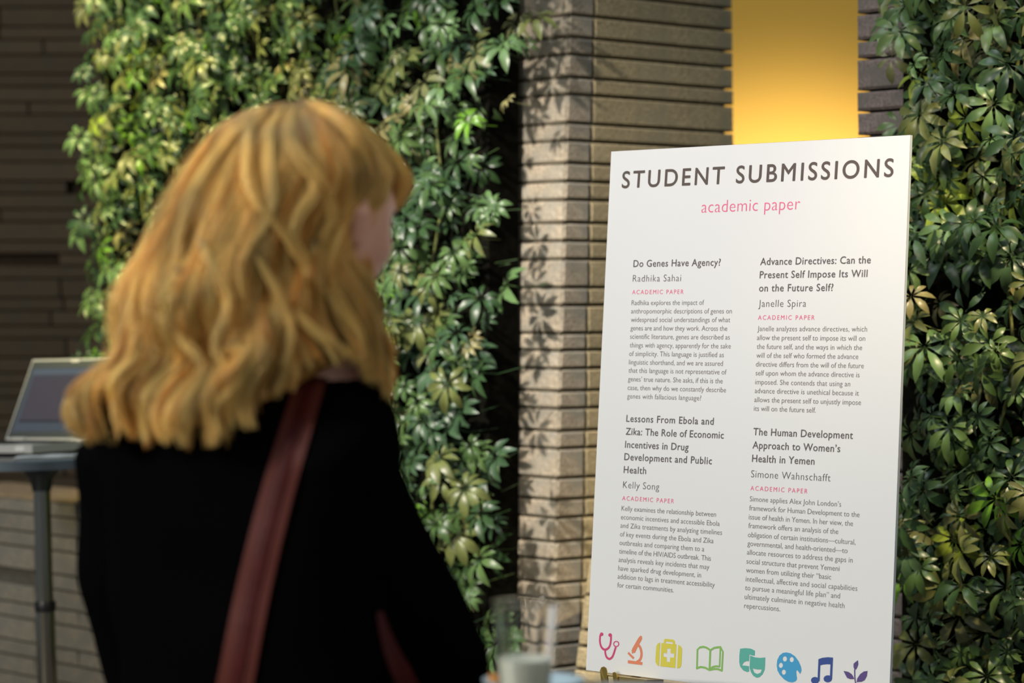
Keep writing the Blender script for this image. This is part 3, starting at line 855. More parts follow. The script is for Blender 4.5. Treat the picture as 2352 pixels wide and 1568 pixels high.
# folding ledges below the board: a channel with two rounded upturned lips each
for uu in (92, 520):
    bm = bmesh.new()
    Rm = Matrix((S_U, -S_N, -S_V)).transposed().to_4x4()
    lo = BH * 1000 + 1.8
    box(bm, Matrix.Translation(sp(uu + 38, lo + 1, 6)) @ Rm, 0.094, 0.048, 0.002)                 # floor of the channel
    box(bm, Matrix.Translation(sp(uu + 38, lo + 17, -16.5)) @ Rm, 0.094, 0.003, 0.034)              # back plate
    box(bm, Matrix.Translation(sp(uu + 50, lo + 10, 29)) @ Rm, 0.062, 0.0018, 0.018)                 # front skirt
    obj('support_ledge', bm, M_BRASS, easel, bevel=.0006)
    for du, hgt, nn in ((-6, 14, 30.5), (19, 7, 32)):
        bm = bmesh.new()
        pts = []
        half = 7.5 if du < 0 else 5.5
        prof = [(-half, 32), (-half, -hgt + half), (-half * .7, -hgt + half * .3), (0, -hgt), (half * .7, -hgt + half * .3), (half, -hgt + half), (half, 32)]
        f = [bm.verts.new(sp(uu + du + x + (0 if y < 5 else y * .2), lo + y, nn + (3 if y < -4 else 0))) for x, y in prof]
        b = [bm.verts.new(sp(uu + du + x + (0 if y < 5 else y * .2), lo + y, nn - 2 + (3 if y < -4 else 0))) for x, y in prof]
        n = len(prof)
        bm.faces.new(f); bm.faces.new(list(reversed(b)))
        for i in range(n): bm.faces.new((f[i], f[(i + 1) % n], b[(i + 1) % n], b[i]))
        obj('lip', bm, M_BRASS, easel)
inv(easel)

# ------------------------------------------------------------ far high table with the laptop
M_DARKTOP = mat('dark_gloss_laminate', srgb(38, 42, 46), 0.18, spec=0.6)
M_RIM = mat('steel_rim', srgb(120, 132, 142), 0.3, metal=1.0)
M_CHROME = mat('brushed_steel_tube', srgb(150, 146, 138), 0.14, metal=1.0)
M_CONE = mat('grey_cast_metal', srgb(74, 80, 84), 0.35, metal=0.8)
M_BLACKP = mat('black_plastic', srgb(18, 18, 20), 0.4)
TD = 5.9
tp = at(94, 1052, TD)
TT = 1.117
tx, ty = at(122, 1600, TD).x, tp.y
def high_table(name, label, cx, cy, ztop, rad, tilt=0.0, dark=True):
    t = empty(name, (cx, cy, 0), label, 'table')
    t.rotation_euler = (0, tilt, 0)
    def part(nm, prof, m, seg=48):
        bm = bmesh.new(); lathe(bm, prof, Vector(), seg); o = obj(nm, bm, m, t, smooth=False)
        md = o.data
        md.polygons.foreach_set('use_smooth', [True] * len(md.polygons))
        try: md.set_sharp_from_angle(angle=0.7)
        except Exception: pass
        return o
    part('tabletop', [(0, ztop - .012), (rad - .003, ztop - .012), (rad - .003, ztop), (0, ztop)], M_DARKTOP)
    part('rim', [(rad - .004, ztop - .022), (rad, ztop - .022), (rad + .001, ztop - .002), (rad - .002, ztop + .0005), (rad - .0035, ztop - .002), (rad - .0035, ztop - .014), (rad - .004, ztop - .022)], M_RIM)
    part('mounting_cone', [(0, ztop - .013), (.105, ztop - .013), (.075, ztop - .022), (.045, ztop - .04), (.028, ztop - .062), (.0225, ztop - .09), (0, ztop - .09)], M_CONE)
    part('upper_post', [(0, ztop - .4), (.0205, ztop - .4), (.0205, ztop - .07), (0, ztop - .07)], M_CHROME, 32)
    part('locking_collar', [(0, ztop - .385), (.0245, ztop - .385), (.026, ztop - .38), (.026, ztop - .364), (.0245, ztop - .36), (0, ztop - .36)], M_BLACKP, 32)
    part('lower_post', [(0, .01), (.0235, .01), (.0235, ztop - .375), (0, ztop - .375)], M_CHROME, 32)
    part('base', [(0, 0), (.225, 0), (.225, .006), (.20, .014), (.06, .028), (.03, .05), (.026, .07), (0, .07)], M_CONE)
    return t
tilt = math.radians(1.55)
ht = high_table('bar_table', 'dark bar height table with the open laptop on it', tx, ty, TT, 0.30, 0.0)
ht.rotation_euler = (0, -tilt, 0)
# tilt about the foot; sink/lift nothing

def tabp(px, py, d): return at(px, py, d)
# laptop
M_SILVER = mat('silver_laptop_shell', srgb(196, 194, 188), 0.35, metal=0.35)
M_BEZEL = mat('grey_bezel', srgb(58, 62, 62), 0.45)
lap_o = Vector((at(108, 1000, 6.05).x, at(108, 1000, 6.05).y, TT + .003))
yaw = math.radians(-34)
lap = empty('laptop', lap_o, 'silver laptop with lit screen standing open on the far table', 'laptop')
lap.rotation_euler = (0, -tilt, yaw)
LWd, LDp, LH = 0.300, 0.200, 0.226
def rbox(bm, M, sx, sy, sz): box(bm, M, sx, sy, sz)
TR = Matrix.Translation
bm = bmesh.new(); box(bm, TR((0, -LDp / 2, .010)), LWd, LDp, .020); base_o = obj('keyboard_base', bm, M_SILVER, lap, bevel=.004)
bm = bmesh.new(); box(bm, TR((0, -.07, .0204)), LWd - .03, .095, .0012); kb = obj('keyboard_well', bm, M_BEZEL, lap)
rows = 5
bm = bmesh.new()
for r_ in range(rows):
    for c_ in range(13):
        box(bm, TR((-.12 + c_ * .02, -.035 - r_ * .0175, .0215)), .0165, .0145, .002)
ks = obj('keys', bm, M_BLACKP, lap); ks['kind'] = 'stuff'
bm = bmesh.new(); box(bm, TR((0, -.16, .0206)), .09, .05, .001); obj('touchpad', bm, M_BEZEL, lap)
for s_ in (-1, 1):
    bm = bmesh.new(); lathe(bm, [(0, -.02), (.0065, -.02), (.0065, .02), (0, .02)], seg=16, M=TR((s_ * .10, .004, .022)) @ Matrix.Rotation(PI / 2, 4, 'Y')); obj('hinge', bm, M_SILVER, lap, smooth=False)
    bm = bmesh.new(); box(bm, TR((s_ * .11, -LDp - .001, .010)), .03, .004, .012); obj('latch', bm, mat('pale_latch', srgb(205, 205, 200), .4), lap, bevel=.001)
lid = empty('lid', (0, 0.004, .022)); lid.parent = lap
lid.rotation_euler = (math.radians(-27), 0, 0)
bm = bmesh.new(); box(bm, TR((0, .004, LH / 2)), LWd, .008, LH); sh = obj('lid_shell', bm, M_SILVER, None, bevel=.003); sh.parent = lap
ML = TR((0, 0.004, .022)) @ Matrix.Rotation(math.radians(-27), 4, 'X')
bpy.data.objects.remove(lid)
sh.matrix_basis = ML
bm = bmesh.new(); box(bm, TR((0, -.0008, LH / 2)), LWd - .010, .0012, LH - .012); bz = obj('bezel', bm, M_BEZEL, sh)
def emis(name, colr, st):
    m = mat(name, (0.01, 0.01, 0.01, 1), 0.25)
    b = m.node_tree.nodes['Principled BSDF']; b.inputs['Emission Color'].default_value = colr; b.inputs['Emission Strength'].default_value = st
    return m
E_BG = emis('screen_grey_blue', srgb(74, 82, 92), 0.75)
E_WIN = emis('screen_mauve', srgb(72, 66, 76), 0.75)
E_DK = emis('screen_navy', srgb(24, 26, 38), 0.7)
E_BAR = emis('screen_toolbar', srgb(92, 102, 112), 0.75)
scr = []
def patch(nm, x0, x1, z0, z1, m, y):
    bm = bmesh.new(); vs = [bm.verts.new((x, y, z)) for x, z in ((x0, z0), (x1, z0), (x1, z1), (x0, z1))]; bm.faces.new(vs)
    for v in bm.verts: pass
    o = obj(nm, bm, m, sh); return o
W2 = LWd / 2
patch('screen', -W2 + .016, W2 - .016, .022, LH - .026, E_BG, -.0020)
patch('screen_window', -W2 + .028, W2 - .105, .052, LH - .048, E_WIN, -.0024)
patch('screen_window_frame', -W2 + .028, W2 - .105, .048, .053, E_DK, -.0026)
patch('screen_toolbar', -W2 + .020, W2 - .02, LH - .044, LH - .030, E_BAR, -.0024)
for q in range(5):
    patch('screen_thumbnail', W2 - .088, W2 - .060, .034 + q * .024, .052 + q * .024, E_DK, -.0024)
bm = bmesh.new(); box(bm, TR((.005, -.001, LH - .006)), .026, .003, .008); obj('lid_catch', bm, mat('catch_silver', srgb(190, 186, 180), .35), sh, bevel=.001)

# paper in front of the laptop
M_PAPER = mat('white_paper', srgb(246, 250, 252), 0.6)
def paper(name, label, cx, cy, cz, w, h, rz, cat='paper', tl=0.0):
    bm = bmesh.new()
    n = 8
    g = [[bm.verts.new((-w / 2 + w * i / n, -h / 2 + h * j / n, .0012 + .0025 * math.sin(i * .9 + j * .6) ** 2 * (1 if 0 < i else .3))) for j in range(n + 1)] for i in range(n + 1)]
    for i in range(n):
        for j in range(n): bm.faces.new((g[i][j], g[i + 1][j], g[i + 1][j + 1], g[i][j + 1]))
    r = bmesh.ops.solidify(bm, geom=bm.faces[:], thickness=.0006)
    o = obj(name, bm, M_PAPER, None, smooth=True)
    o.location = (cx, cy, cz); o.rotation_euler = (0, -tl, rz)
    tag(o, label, cat); return o
pp = at(118, 1038, 5.72)
paper('paper_sheet', 'white sheet of paper lying on the table before the laptop', pp.x + .02, pp.y, TT + .0045, .21, .10, math.radians(6), tl=tilt)

# ------------------------------------------------------------ near table, plate and glass
NT = high_table('bar_table', 'bar table under the drinking glass beside the blond person', 0.115, 2.355, 1.067, 0.295)
M_PLATE = mat('pale_blue_glaze', srgb(176, 200, 214), 0.2, spec=0.6)
pc = at(1226, 1560, 2.545)
plate = empty('saucer', (pc.x, 2.545, 1.067), 'small pale blue saucer behind the glass', 'plate')
bm = bmesh.new(); lathe(bm, [(0, .0), (.034, 0), (.036, .003), (.050, .012), (.058, .017), (.0585, .0185), (.057, .0190), (.048, .0145), (.034, .0065), (0, .006)], Vector(), 48); bmesh.ops.scale(bm, verts=bm.verts, vec=(.93, .93, 1)); obj('dish', bm, M_PLATE, plate, smooth=True)
M_ORANGE = mat('orange_cracker', srgb(226, 150, 62), 0.6); add_noise_color(M_ORANGE, srgb(206, 126, 44), srgb(240, 172, 88), 120); add_bump(M_ORANGE, 200, .5)
rr = random.Random(2)
for q, (dx, dy, dz, lb) in enumerate(((-.034, -.004, .0175, 'small orange cracker leaning on the saucer rim beside the glass'), (-.016, .008, .0130, 'small orange cracker lying flat in the pale blue saucer'))):
    bm = bmesh.new(); box(bm, TR((0, 0, 0)), .026, .026, .0035)
    o = obj('cracker', bm, M_ORANGE, None, bevel=.0012)
    o.location = (plate.location.x + dx, plate.location.y + dy, 1.067 + dz); o.rotation_euler = (rr.uniform(-.2, .2), rr.uniform(-.2, .2), rr.uniform(0, 1.5))
    tag(o, lb, 'food', 'crackers on the saucer')

M_GLASS = mat('clear_glass', (1, 1, 1, 1), 0.02, spec=0.5, Transmission_Weight=1.0, IOR=1.45)
M_DRINK = mat('pale_cloudy_drink', srgb(246, 250, 232), 0.25, Transmission_Weight=0.0, IOR=1.33)
gp = at(1205, 1560, 2.43)
gl = empty('drinking_glass', (gp.x, 2.43, 1.067), 'clear tumbler of pale cloudy drink standing on the near table', 'glass')
H = 0.1155
bm = bmesh.new(); oz = [.0026, .003, .005] + [.012 + (H - .016) * k / 10 for k in range(11)] + [H - .003]; lathe(bm, [(0, 0.0), (.021, 0), (.0215, 0.0001), (.0232, .0012), (.0236, .0022)] + [(.0236 + .0104 * (z / H), z) for z in oz] + [(.0340, H - .0008), (.0337, H), (.0331, H - .0006)] + [(.0328 - .0104 * (1 - z / H), z) for z in reversed([.0085, .009, .0095, .012] + oz[4:])] + [(.0222, .0081), (.0215, .008), (0, .008)], Vector(), 96); obj('tumbler', bm, M_GLASS, gl, smooth=True)
lt = 1.48 - (1512 - 700) * 2.43 / 5553 - 1.067
def rin(z): return .0222 + (.0328 - .0222) * (z - .008) / (H - .009)
bm = bmesh.new(); lathe(bm, [(0, .0083), (rin(.0083) - .0002, .0083), (rin(lt) - .0002, lt), (0, lt)], Vector(), 64); dr = obj('drink', bm, M_DRINK, gl, smooth=False)

# ------------------------------------------------------------ the person in black
PD = 2.62
HC = at(724, 500, PD)                       # centre of the skull
head_yaw = math.radians(50)                # facing direction, from +x towards +y
HF = Vector((math.cos(head_yaw), math.sin(head_yaw), 0)); HL = Vector((-math.sin(head_yaw), math.cos(head_yaw), 0)); HU = Vector((0, 0, 1))
tiltf = math.radians(-12)
Ft = HF * math.cos(tiltf) + HU * math.sin(tiltf); Ut = HL.cross(Ft) * -1
if Ut.z < 0: Ut = -Ut
def g(x, s): return math.exp(-(x / s) ** 2)
def head_bm():
    bm = bmesh.new()
    nu, nv = 72, 56
    rows = []
    for j in range(nv + 1):
        th = PI * j / nv
        row = []
        for i in range(nu):
            ph = 2 * PI * i / nu
            n = Vector((math.sin(th) * math.cos(ph), math.sin(th) * math.sin(ph), math.cos(th)))   # f, l, u
            p = Vector((n.x * .094, n.y * .074, n.z * .112))
            if p.z < 0:                     # jaw narrows, face longer than the skull back
                k = min(1, -p.z / .112)
                p.y *= 1 - .30 * k ** 1.3
                if n.x > 0: p.z *= 1.10; p.x *= 1 - .02 * k
                else: p.x *= 1 - .35 * k; p.z *= .9
            if n.x > 0.1:
                y, z = p.y, p.z
                fx = 0
                fx += .010 * g(z - .030, .014) * g(abs(y) - .026, .022)          # brow
                fx -= .013 * g(z - .008, .013) * g(abs(y) - .031, .016)          # socket
                fx += .009 * g(z + .026, .020) * g(abs(y) - .046, .020)          # cheekbone
                fx += (.024 * g(z + .032, .012) + .014 * g(z + .012, .018)) * g(y, .0095)   # nose
                fx += .006 * g(z + .036, .009) * g(abs(y) - .011, .007)
                fx += .008 * g(z + .060, .006) * g(y, .020) + .008 * g(z + .071, .006) * g(y, .017)
                fx -= .003 * g(z + .0655, .0028) * g(y, .022)
                fx += .010 * g(z + .098, .015) * g(y, .020)                      # chin
                p.x += fx * min(1, (n.x - .1) * 3)
            row.append(bm.verts.new(HC + Ft * p.x + HL * p.y + Ut * p.z))
        rows.append(row)
    for j in range(nv):
        for i in range(nu):
            a, b, c, d = rows[j][i], rows[j][(i + 1) % nu], rows[j + 1][(i + 1) % nu], rows[j + 1][i]
            bm.faces.new((a, b, c, d))
    bmesh.ops.remove_doubles(bm, verts=bm.verts, dist=1e-6)
    return bm
def closed_tube(bm, pts, rad, seg=14, n=None):
    if n:
        q = spline([list(p) + [r] for p, r in zip(pts, rad)], n); pts = [Vector(v[:3]) for v in q]; rad = [float(v[3]) for v in q]
    # rounded ends
    a = (pts[0] - pts[1]).normalized(); b = (pts[-1] - pts[-2]).normalized()
    P = [pts[0] + a * rad[0] * .6] + list(pts) + [pts[-1] + b * rad[-1] * .6]
    R = [rad[0] * .45] + list(rad) + [rad[-1] * .45]
    tube(bm, P, R, seg)
def ring_loft(bm, rings, seg=32):
    """rings: centre, half width, half depth, rotation, squareness"""
    R = []
    for (c, a, b, rot, e) in rings:
        row = []
        for k in range(seg):
            t = 2 * PI * k / seg
            x = a * math.copysign(abs(math.cos(t)) ** e, math.cos(t)); y = b * math.copysign(abs(math.sin(t)) ** e, math.sin(t))
            row.append(bm.verts.new(c + Vector((x * math.cos(rot) - y * math.sin(rot), x * math.sin(rot) + y * math.cos(rot), 0))))
        R.append(row)
    for A, B in zip(R, R[1:]):
        for k in range(seg): bm.faces.new((A[k], A[(k + 1) % seg], B[(k + 1) % seg], B[k]))
    bm.faces.new(R[0]); bm.faces.new(list(reversed(R[-1])))

BR_ = math.radians(-24)                       # shoulder line against the picture plane
SX = Vector((math.cos(BR_), math.sin(BR_), 0)); BF = Vector((-math.sin(BR_), math.cos(BR_), 0))   # body facing away
def bp(px, py, d=PD): return at(px, py, d)
neck_b = bp(735, 860, PD + .01)
# joints
shR, shL = bp(790, 1062, PD - .06), bp(292, 1040, PD + .12)
elR, elL = bp(1024, 1530, PD + .03), bp(352, 1590, PD + .18)
wrR = elR + BF * .20 + Vector((-.10, 0, -.035)); wrL = elL + BF * .20 + Vector((.08, 0, .03))
hipC = Vector((bp(590, 1000).x, PD + .03, 0.90))
footC = Vector((hipC.x, PD + .05, 0))
hips = [hipC + SX * .085 * s for s in (-1, 1)]
knees = [Vector((h.x, h.y + .01, .48)) for h in hips]
ankles = [Vector((h.x + SX.x * .02 * s, h.y - .01, .085)) for h, s in zip(hips, (-1, 1))]

def hand(bm, w, d, u, side):
    """palm and five bent fingers; w wrist, d forward, u back of the hand"""
    s = d.cross(u).normalized() * side
    pc_ = w + d * .045
    M = Matrix((s, d, u)).transposed().to_4x4()
    ring_l = []
    bmx_ = bm
    pts = [w, w + d * .03, w + d * .07, w + d * .095]
    tube(bmx_, pts, [.026, .034, .040, .038], 12, flat=.42)
    for q, (off, L) in enumerate(((-.030, .070), (-.010, .078), (.010, .073), (.029, .058))):
        b = w + d * .085 + s * off
        P = [b]; a = 0.15
        for k, f in enumerate((.42, .32, .26)):
            a += .35
            P.append(P[-1] + (d * math.cos(a) - u * math.sin(a)) * L * f)
        closed_tube(bmx_, P, [.0088, .0085, .0078, .0068], 8)
    b = w + d * .03 - s * .030
    P = [b, b + d * .026 - s * .022, b + d * .052 - s * .026 - u * .010, b + d * .074 - s * .018 - u * .016]
    closed_tube(bmx_, P, [.013, .0115, .010, .008], 8)

person = empty('person', (hipC.x, hipC.y, 0), 'blond person in a black coat seen from behind, red bag strap on shoulder', 'person')
M_SKIN = mat('skin', srgb(206, 146, 124), 0.5, Subsurface_Weight=0.1, Subsurface_Scale=0.01)
add_noise_color(M_SKIN, srgb(222, 164, 142), srgb(232, 180, 158), 20)
bm = head_bm()
closed_tube(bm, [neck_b + Vector((0, 0, -.08)), neck_b, HC + Vector((-.01, .0, -.05)), HC + Vector((-.01, 0, -.0))], [.07, .056, .054, .05], 20)
for s in (-1, 1):                           # ears
    e = HC + HL * .074 * s - Ft * .008 + Ut * -.008
    closed_tube(bm, [e + Ut * .026 - Ft * .004, e + HL * .008 * s + Ut * .008 - Ft * .010, e - Ut * .024], [.009, .013, .008], 10)
rings = []
def prow(py, xl, xr, b, dd=0.0):
    a = at(xl, py, PD + .03); c = at(xr, py, PD + .03)
    return ((a + c) / 2 + Vector((0, dd, 0)), (c.x - a.x) / 2 / math.cos(BR_) * .98, b, BR_, .82)
body_rows = [(850, 650, 830, .055, 0), (900, 520, 860, .075, 0), (960, 330, 890, .09, 0), (1040, 300, 900, .10, 0), (1200, 300, 890, .105, 0), (1400, 330, 870, .095, 0), (1600, 350, 860, .095, .01), (1800, 320, 890, .10, .01)]
ring_loft(bm, [(c, a * .93, b * .93, r, e) for c, a, b, r, e in [prow(*q) for q in body_rows]] )
ring_loft(bm, [(Vector((hipC.x, hipC.y, z)), a, b, BR_, .85) for z, a, b in ((1.05, .13, .09), (.95, .16, .105), (.86, .165, .11), (.80, .15, .10))])
for h, k, an in zip(hips, knees, ankles):
    closed_tube(bm, [h + Vector((0, 0, .04)), h - Vector((0, 0, .18)), k, k - Vector((0, .01, .16)), an], [.085, .075, .055, .052, .037], 16, n=12)
    closed_tube(bm, [an - BF * .03 + Vector((0, 0, -.04)), an + BF * .06 + Vector((0, 0, -.045)), an + BF * .15 + Vector((0, 0, -.055))], [.035, .035, .025], 12)
for s, e, w in ((shR, elR, wrR), (shL, elL, wrL)):
    closed_tube(bm, [s, (s + e) / 2, e], [.048, .043, .036], 14)
    closed_tube(bm, [e, (e * .6 + w * .4), w], [.037, .036, .024], 14)
hand(bm, wrR, (BF + Vector((-.3, 0, -.1))).normalized(), Vector((0, 0, 1)), 1)
hand(bm, wrL, (BF + Vector((.3, 0, .1))).normalized(), Vector((0, 0, 1)), -1)
me = remesh('body', bm, 0.0042, 2, .4)
for p in me.polygons: p.use_smooth = True
me.materials.clear()
body = link('body', me, M_SKIN, person)
M_EYE = mat('eye_white', srgb(235, 230, 224), .15)
for s in (-1, 1):
    bm = bmesh.new(); bmesh.ops.create_icosphere(bm, subdivisions=3, radius=.0125)
    bmesh.ops.translate(bm, verts=bm.verts, vec=HC + Ft * .068 + HL * .031 * s + Ut * .008); obj('eye', bm, M_EYE, person, smooth=True)

# coat
M_COAT = mat('black_wool', (0.0022, 0.0022, 0.0024, 1), 1.0, spec=0.0); add_bump(M_COAT, 300, .4)
bm = bmesh.new()
coat_rows = [(836, 662, 866, .062, 0), (858, 600, 866, .074, 0), (900, 430, 878, .088, 0), (945, 275, 898, .10, 0), (990, 225, 905, .108, 0), (1060, 235, 905, .115, 0), (1200, 250, 905, .12, 0), (1400, 268, 930, .118, 0), (1600, 285, 940, .115, .01), (1800, 275, 960, .125, .01), (2000, 260, 985, .13, .01), (2200, 262, 1000, .135, .01)]
ring_loft(bm, [prow(*q) for q in coat_rows])
closed_tube(bm, [shR + Vector((-.02, 0, .02)), shR * .55 + elR * .45, elR], [.060, .053, .050], 16)
closed_tube(bm, [elR, elR * .5 + wrR * .5, wrR - BF * .01], [.053, .048, .038], 16)
closed_tube(bm, [shL + Vector((.0, 0, .0)), shL * .5 + elL * .5 + Vector((-.012, 0, .0)), elL], [.060, .060, .050], 16)
closed_tube(bm, [elL, elL * .5 + wrL * .5, wrL - BF * .01], [.05, .046, .038], 16)
me = remesh('coat', bm, 0.007, 5, .5)
# soft cloth folds
for v in me.vertices:
    n_ = v.normal
    k = math.sin(v.co.z * 46 + v.co.x * 18) * .0016 + math.sin(v.co.z * 21 - v.co.x * 33) * .0018
    v.co += n_ * k
for p in me.polygons: p.use_smooth = True
me.materials.clear()
coat = link('coat', me, M_COAT, person)
bvh = BVHTree.FromPolygons([v.co[:] for v in me.vertices], [tuple(p.vertices) for p in me.polygons])
# trousers and shoes
M_TROU = mat('charcoal_trousers', srgb(34, 34, 38), .9, spec=.1)
bm = bmesh.new()
for h, k, an in zip(hips, knees, ankles):
    closed_tube(bm, [h + Vector((0, 0, .05)), h - Vector((0, 0, .18)), k, k - Vector((0, .01, .16)), an + Vector((0, 0, .02))], [.098, .088, .070, .066, .056], 18, n=12)
me = remesh('trousers', bm, .008, 3); me.materials.clear(); link('trousers', me, M_TROU, person)
M_SHOE = mat('black_leather', srgb(20, 18, 18), .35)
for an in ankles:
    bm = bmesh.new()
    ring_loft(bm, [(an + BF * .045 + Vector((0, 0, -.085)), .045, .13, BR_, .85), (an + BF * .045 + Vector((0, 0, -.068)), .046, .132, BR_, .85), (an + BF * .04 + Vector((0, 0, -.045)), .043, .122, BR_, .9), (an + BF * .01 + Vector((0, 0, -.01)), .042, .08, BR_, 1), (an + Vector((0, 0, .02)), .040, .05, BR_, 1)], 28)
    obj('shoe', bm, M_SHOE, person, smooth=True)

# hair: long loose waves built strand by strand over a thick under-layer
YK = [235, 245, 260, 280, 300, 350, 400, 450, 500, 560, 600, 650, 700, 760, 800, 830, 860, 900, 950, 1000, 1040]
XL = [650, 610, 560, 525, 498, 458, 425, 400, 378, 350, 326, 296, 274, 270, 276, 262, 222, 192, 184, 192, 205]
XR = [700, 735, 765, 798, 826, 872, 892, 882, 858, 834, 828, 834, 852, 880, 888, 890, 893, 898, 902, 905, 905]
_yy = np.arange(200, 1101)
def smoothed(K, V, wdt=21):
    a = np.interp(_yy, K, V); k = np.hanning(wdt + 2)[1:-1]; k /= k.sum()
    p = np.pad(a, wdt // 2, mode='edge'); return np.convolve(p, k, mode='valid')
_XL, _XR = smoothed(YK, XL), smoothed(YK, XR)
_BD = smoothed([225, 240, 260, 285, 315, 350, 390, 440, 560, 700, 850, 1000], [.004, .030, .050, .067, .082, .094, .103, .109, .115, .119, .125, .130], 41)
def xl(y): return float(np.interp(y, _yy, _XL))
def xr(y): return float(np.interp(y, _yy, _XR))
def endy(x):
    return float(np.interp(x, [180, 240, 300, 340, 400, 480, 530, 575, 620, 650, 690, 740, 850, 875, 905], [965, 1000, 975, 1005, 985, 1000, 1005, 965, 945, 905, 858, 838, 832, 870, 905]))
def bdep(y): return float(np.interp(y, _yy, _BD))
def hpt(q, y, rho, side=-1):
    """q 0..1 from the left outline to the right one, rho depth inside the mass, side -1 toward the viewer"""
    f = 0.5 - 0.5 * math.cos(PI * q)
    l, r = xl(y), xr(y)
    c = (l + r) / 2
    x = c + (l + (r - l) * f - c) * rho
    dep = PD + side * bdep(y) * math.sin(PI * q) * rho * (1 if side < 0 else .85)
    # the mass stands at head height in front of the coat's back further down
    dep += 0.0
    return at(x, y, 1.0), x, dep
def world(x, y, dep):
    # pixels are read at the head's distance, then the point is moved straight back or forward in the room
    p = at(x, y, PD); return Vector((p.x, p.y + (dep - PD), p.z))
def hair_mat(name, c_root, c_a, c_b):
    m = bpy.data.materials.new(name); m.use_nodes = True
    nt = m.node_tree; b = nt.nodes['Principled BSDF']
    hi = nt.nodes.new('ShaderNodeHairInfo')
    sa = nt.nodes.new('ShaderNodeAttribute'); sa.attribute_name = 'shade'
    r = nt.nodes.new('ShaderNodeValToRGB'); r.color_ramp.elements[0].color = c_a; r.color_ramp.elements[1].color = c_b
    nt.links.new(sa.outputs['Fac'], r.inputs['Fac'])
    r2 = nt.nodes.new('ShaderNodeValToRGB'); r2.color_ramp.elements[0].position = 0.0; r2.color_ramp.elements[0].color = (1, 1, 1, 1)
    r2.color_ramp.elements[1].position = 0.07; r2.color_ramp.elements[1].color = (0, 0, 0, 1)
    nt.links.new(hi.outputs['Intercept'], r2.inputs['Fac'])
    mx = nt.nodes.new('ShaderNodeMix'); mx.data_type = 'RGBA'
    nt.links.new(r2.outputs['Color'], mx.inputs['Factor']); nt.links.new(r.outputs['Color'], mx.inputs['A']); mx.inputs['B'].default_value = c_root
    tc = nt.nodes.new('ShaderNodeTexCoord'); mp = nt.nodes.new('ShaderNodeMapping'); mp.inputs['Scale'].default_value = (26, 14, 9)
    nz = nt.nodes.new('ShaderNodeTexNoise'); nz.inputs['Scale'].default_value = 1.0; nz.inputs['Detail'].default_value = 2
    nt.links.new(tc.outputs['Object'], mp.inputs['Vector']); nt.links.new(mp.outputs[0], nz.inputs['Vector'])
    mr = nt.nodes.new('ShaderNodeMapRange'); mr.inputs['From Min'].default_value = .36; mr.inputs['From Max'].default_value = .62; mr.inputs['To Min'].default_value = .66; mr.inputs['To Max'].default_value = 1.12
    nt.links.new(nz.outputs['Fac'], mr.inputs['Value'])
    hs = nt.nodes.new('ShaderNodeHueSaturation'); nt.links.new(mx.outputs['Result'], hs.inputs['Color']); nt.links.new(mr.outputs[0], hs.inputs['Value'])
    nt.links.new(hs.outputs['Color'], b.inputs['Base Color'])
    b.inputs['Roughness'].default_value = .42; b.inputs['Specular IOR Level'].default_value = .5
    return m
M_HAIR = hair_mat('golden_blond_hair', srgb(138, 108, 76), srgb(204, 138, 50), srgb(255, 226, 142))
M_UNDER = mat('under_hair', srgb(140, 98, 48), .7, spec=.2); add_noise_color(M_UNDER, srgb(132, 90, 40), srgb(176, 130, 66), 30, stretch=(3, 3, .5))

# under-layer: closed shell a little inside the strands
bm = bmesh.new()
NQ, rowsY = 26, [238, 250, 270, 300, 340, 390, 440, 490, 540, 600, 660, 720, 780, 830, 880, 930, 965]
R = []
for y in rowsY:
    row = []
    for side in (-1, 1):
        for i in range(NQ):
            q = i / NQ if side < 0 else 1 - i / NQ
            _, x, d = hpt(q, y, .90, side)
            yy = min(y, endy(x) - 25)
            row.append(bm.verts.new(world(x, yy, d)))
    R.append(row)
for A, B in zip(R, R[1:]):
    n = len(A)
    for k in range(n): bm.faces.new((A[k], A[(k + 1) % n], B[(k + 1) % n], B[k]))
bm.faces.new(R[0]); bm.faces.new(list(reversed(R[-1])))
under = obj('under_hair', bm, M_UNDER, person, smooth=True)

r = random.Random(7)
strands = []
NPT = 26
shades = []
def wave(q, y, k=0.0):
    """slow waves that neighbouring locks share"""
    return math.sin(y / 34.0 + 5.0 * math.sin(q * 7.0) + k) * .75 + math.sin(y / 61.0 + q * 17.0 + k * .6) * .8
def lock(q0, rho, n, side=-1, spread=.013, amp=1.0, y_start=240, extra=0):
    A = amp * r.uniform(.7, 1.25); k_ = r.uniform(-.9, .9)
    shade = min(1, max(0, r.gauss(.5, .28)))
    _, xe, _ = hpt(q0, 900, rho, side)
    ye = endy(xe) + r.choice([r.uniform(-120, -20), r.uniform(-40, 16), r.uniform(-20, 20)]) + extra
    if xe > 700 and side < 0 and q0 < .93: ye = min(ye, 850 + r.uniform(-25, 10))
    flip = r.uniform(-1, 1)
    for k in range(n):
        q1 = q0 + r.gauss(0, spread); rr_ = rho * (1 + r.gauss(0, .008)); yend = ye + r.uniform(-30, 6)
        pts = []
        jx, jy = r.gauss(0, 1), r.gauss(0, 1)
        for i in range(NPT):
            t = i / (NPT - 1)
            y = y_start + (yend - y_start) * (t ** 1.15)
            q = q1 + (q0 - q1) * .6 * t
            q = min(max(q, 0.0), 1.0)
            _, x, d = hpt(q, y, rr_, side)
            w = A * 13 * min(1, max(0, (t - .15) * 1.5))
            x += w * wave(q0, y, k_) + jx * 1.6 * (1 - .3 * t)
            d += .0009 * w * wave(q0 + .3, y, k_ + 1.5) + jy * .0018
            if t > .84: x += (t - .84) * 130 * flip
            pts.append(world(x, y, d))
        strands.append(pts); shades.append(min(1, max(0, shade + r.gauss(0, .06))))
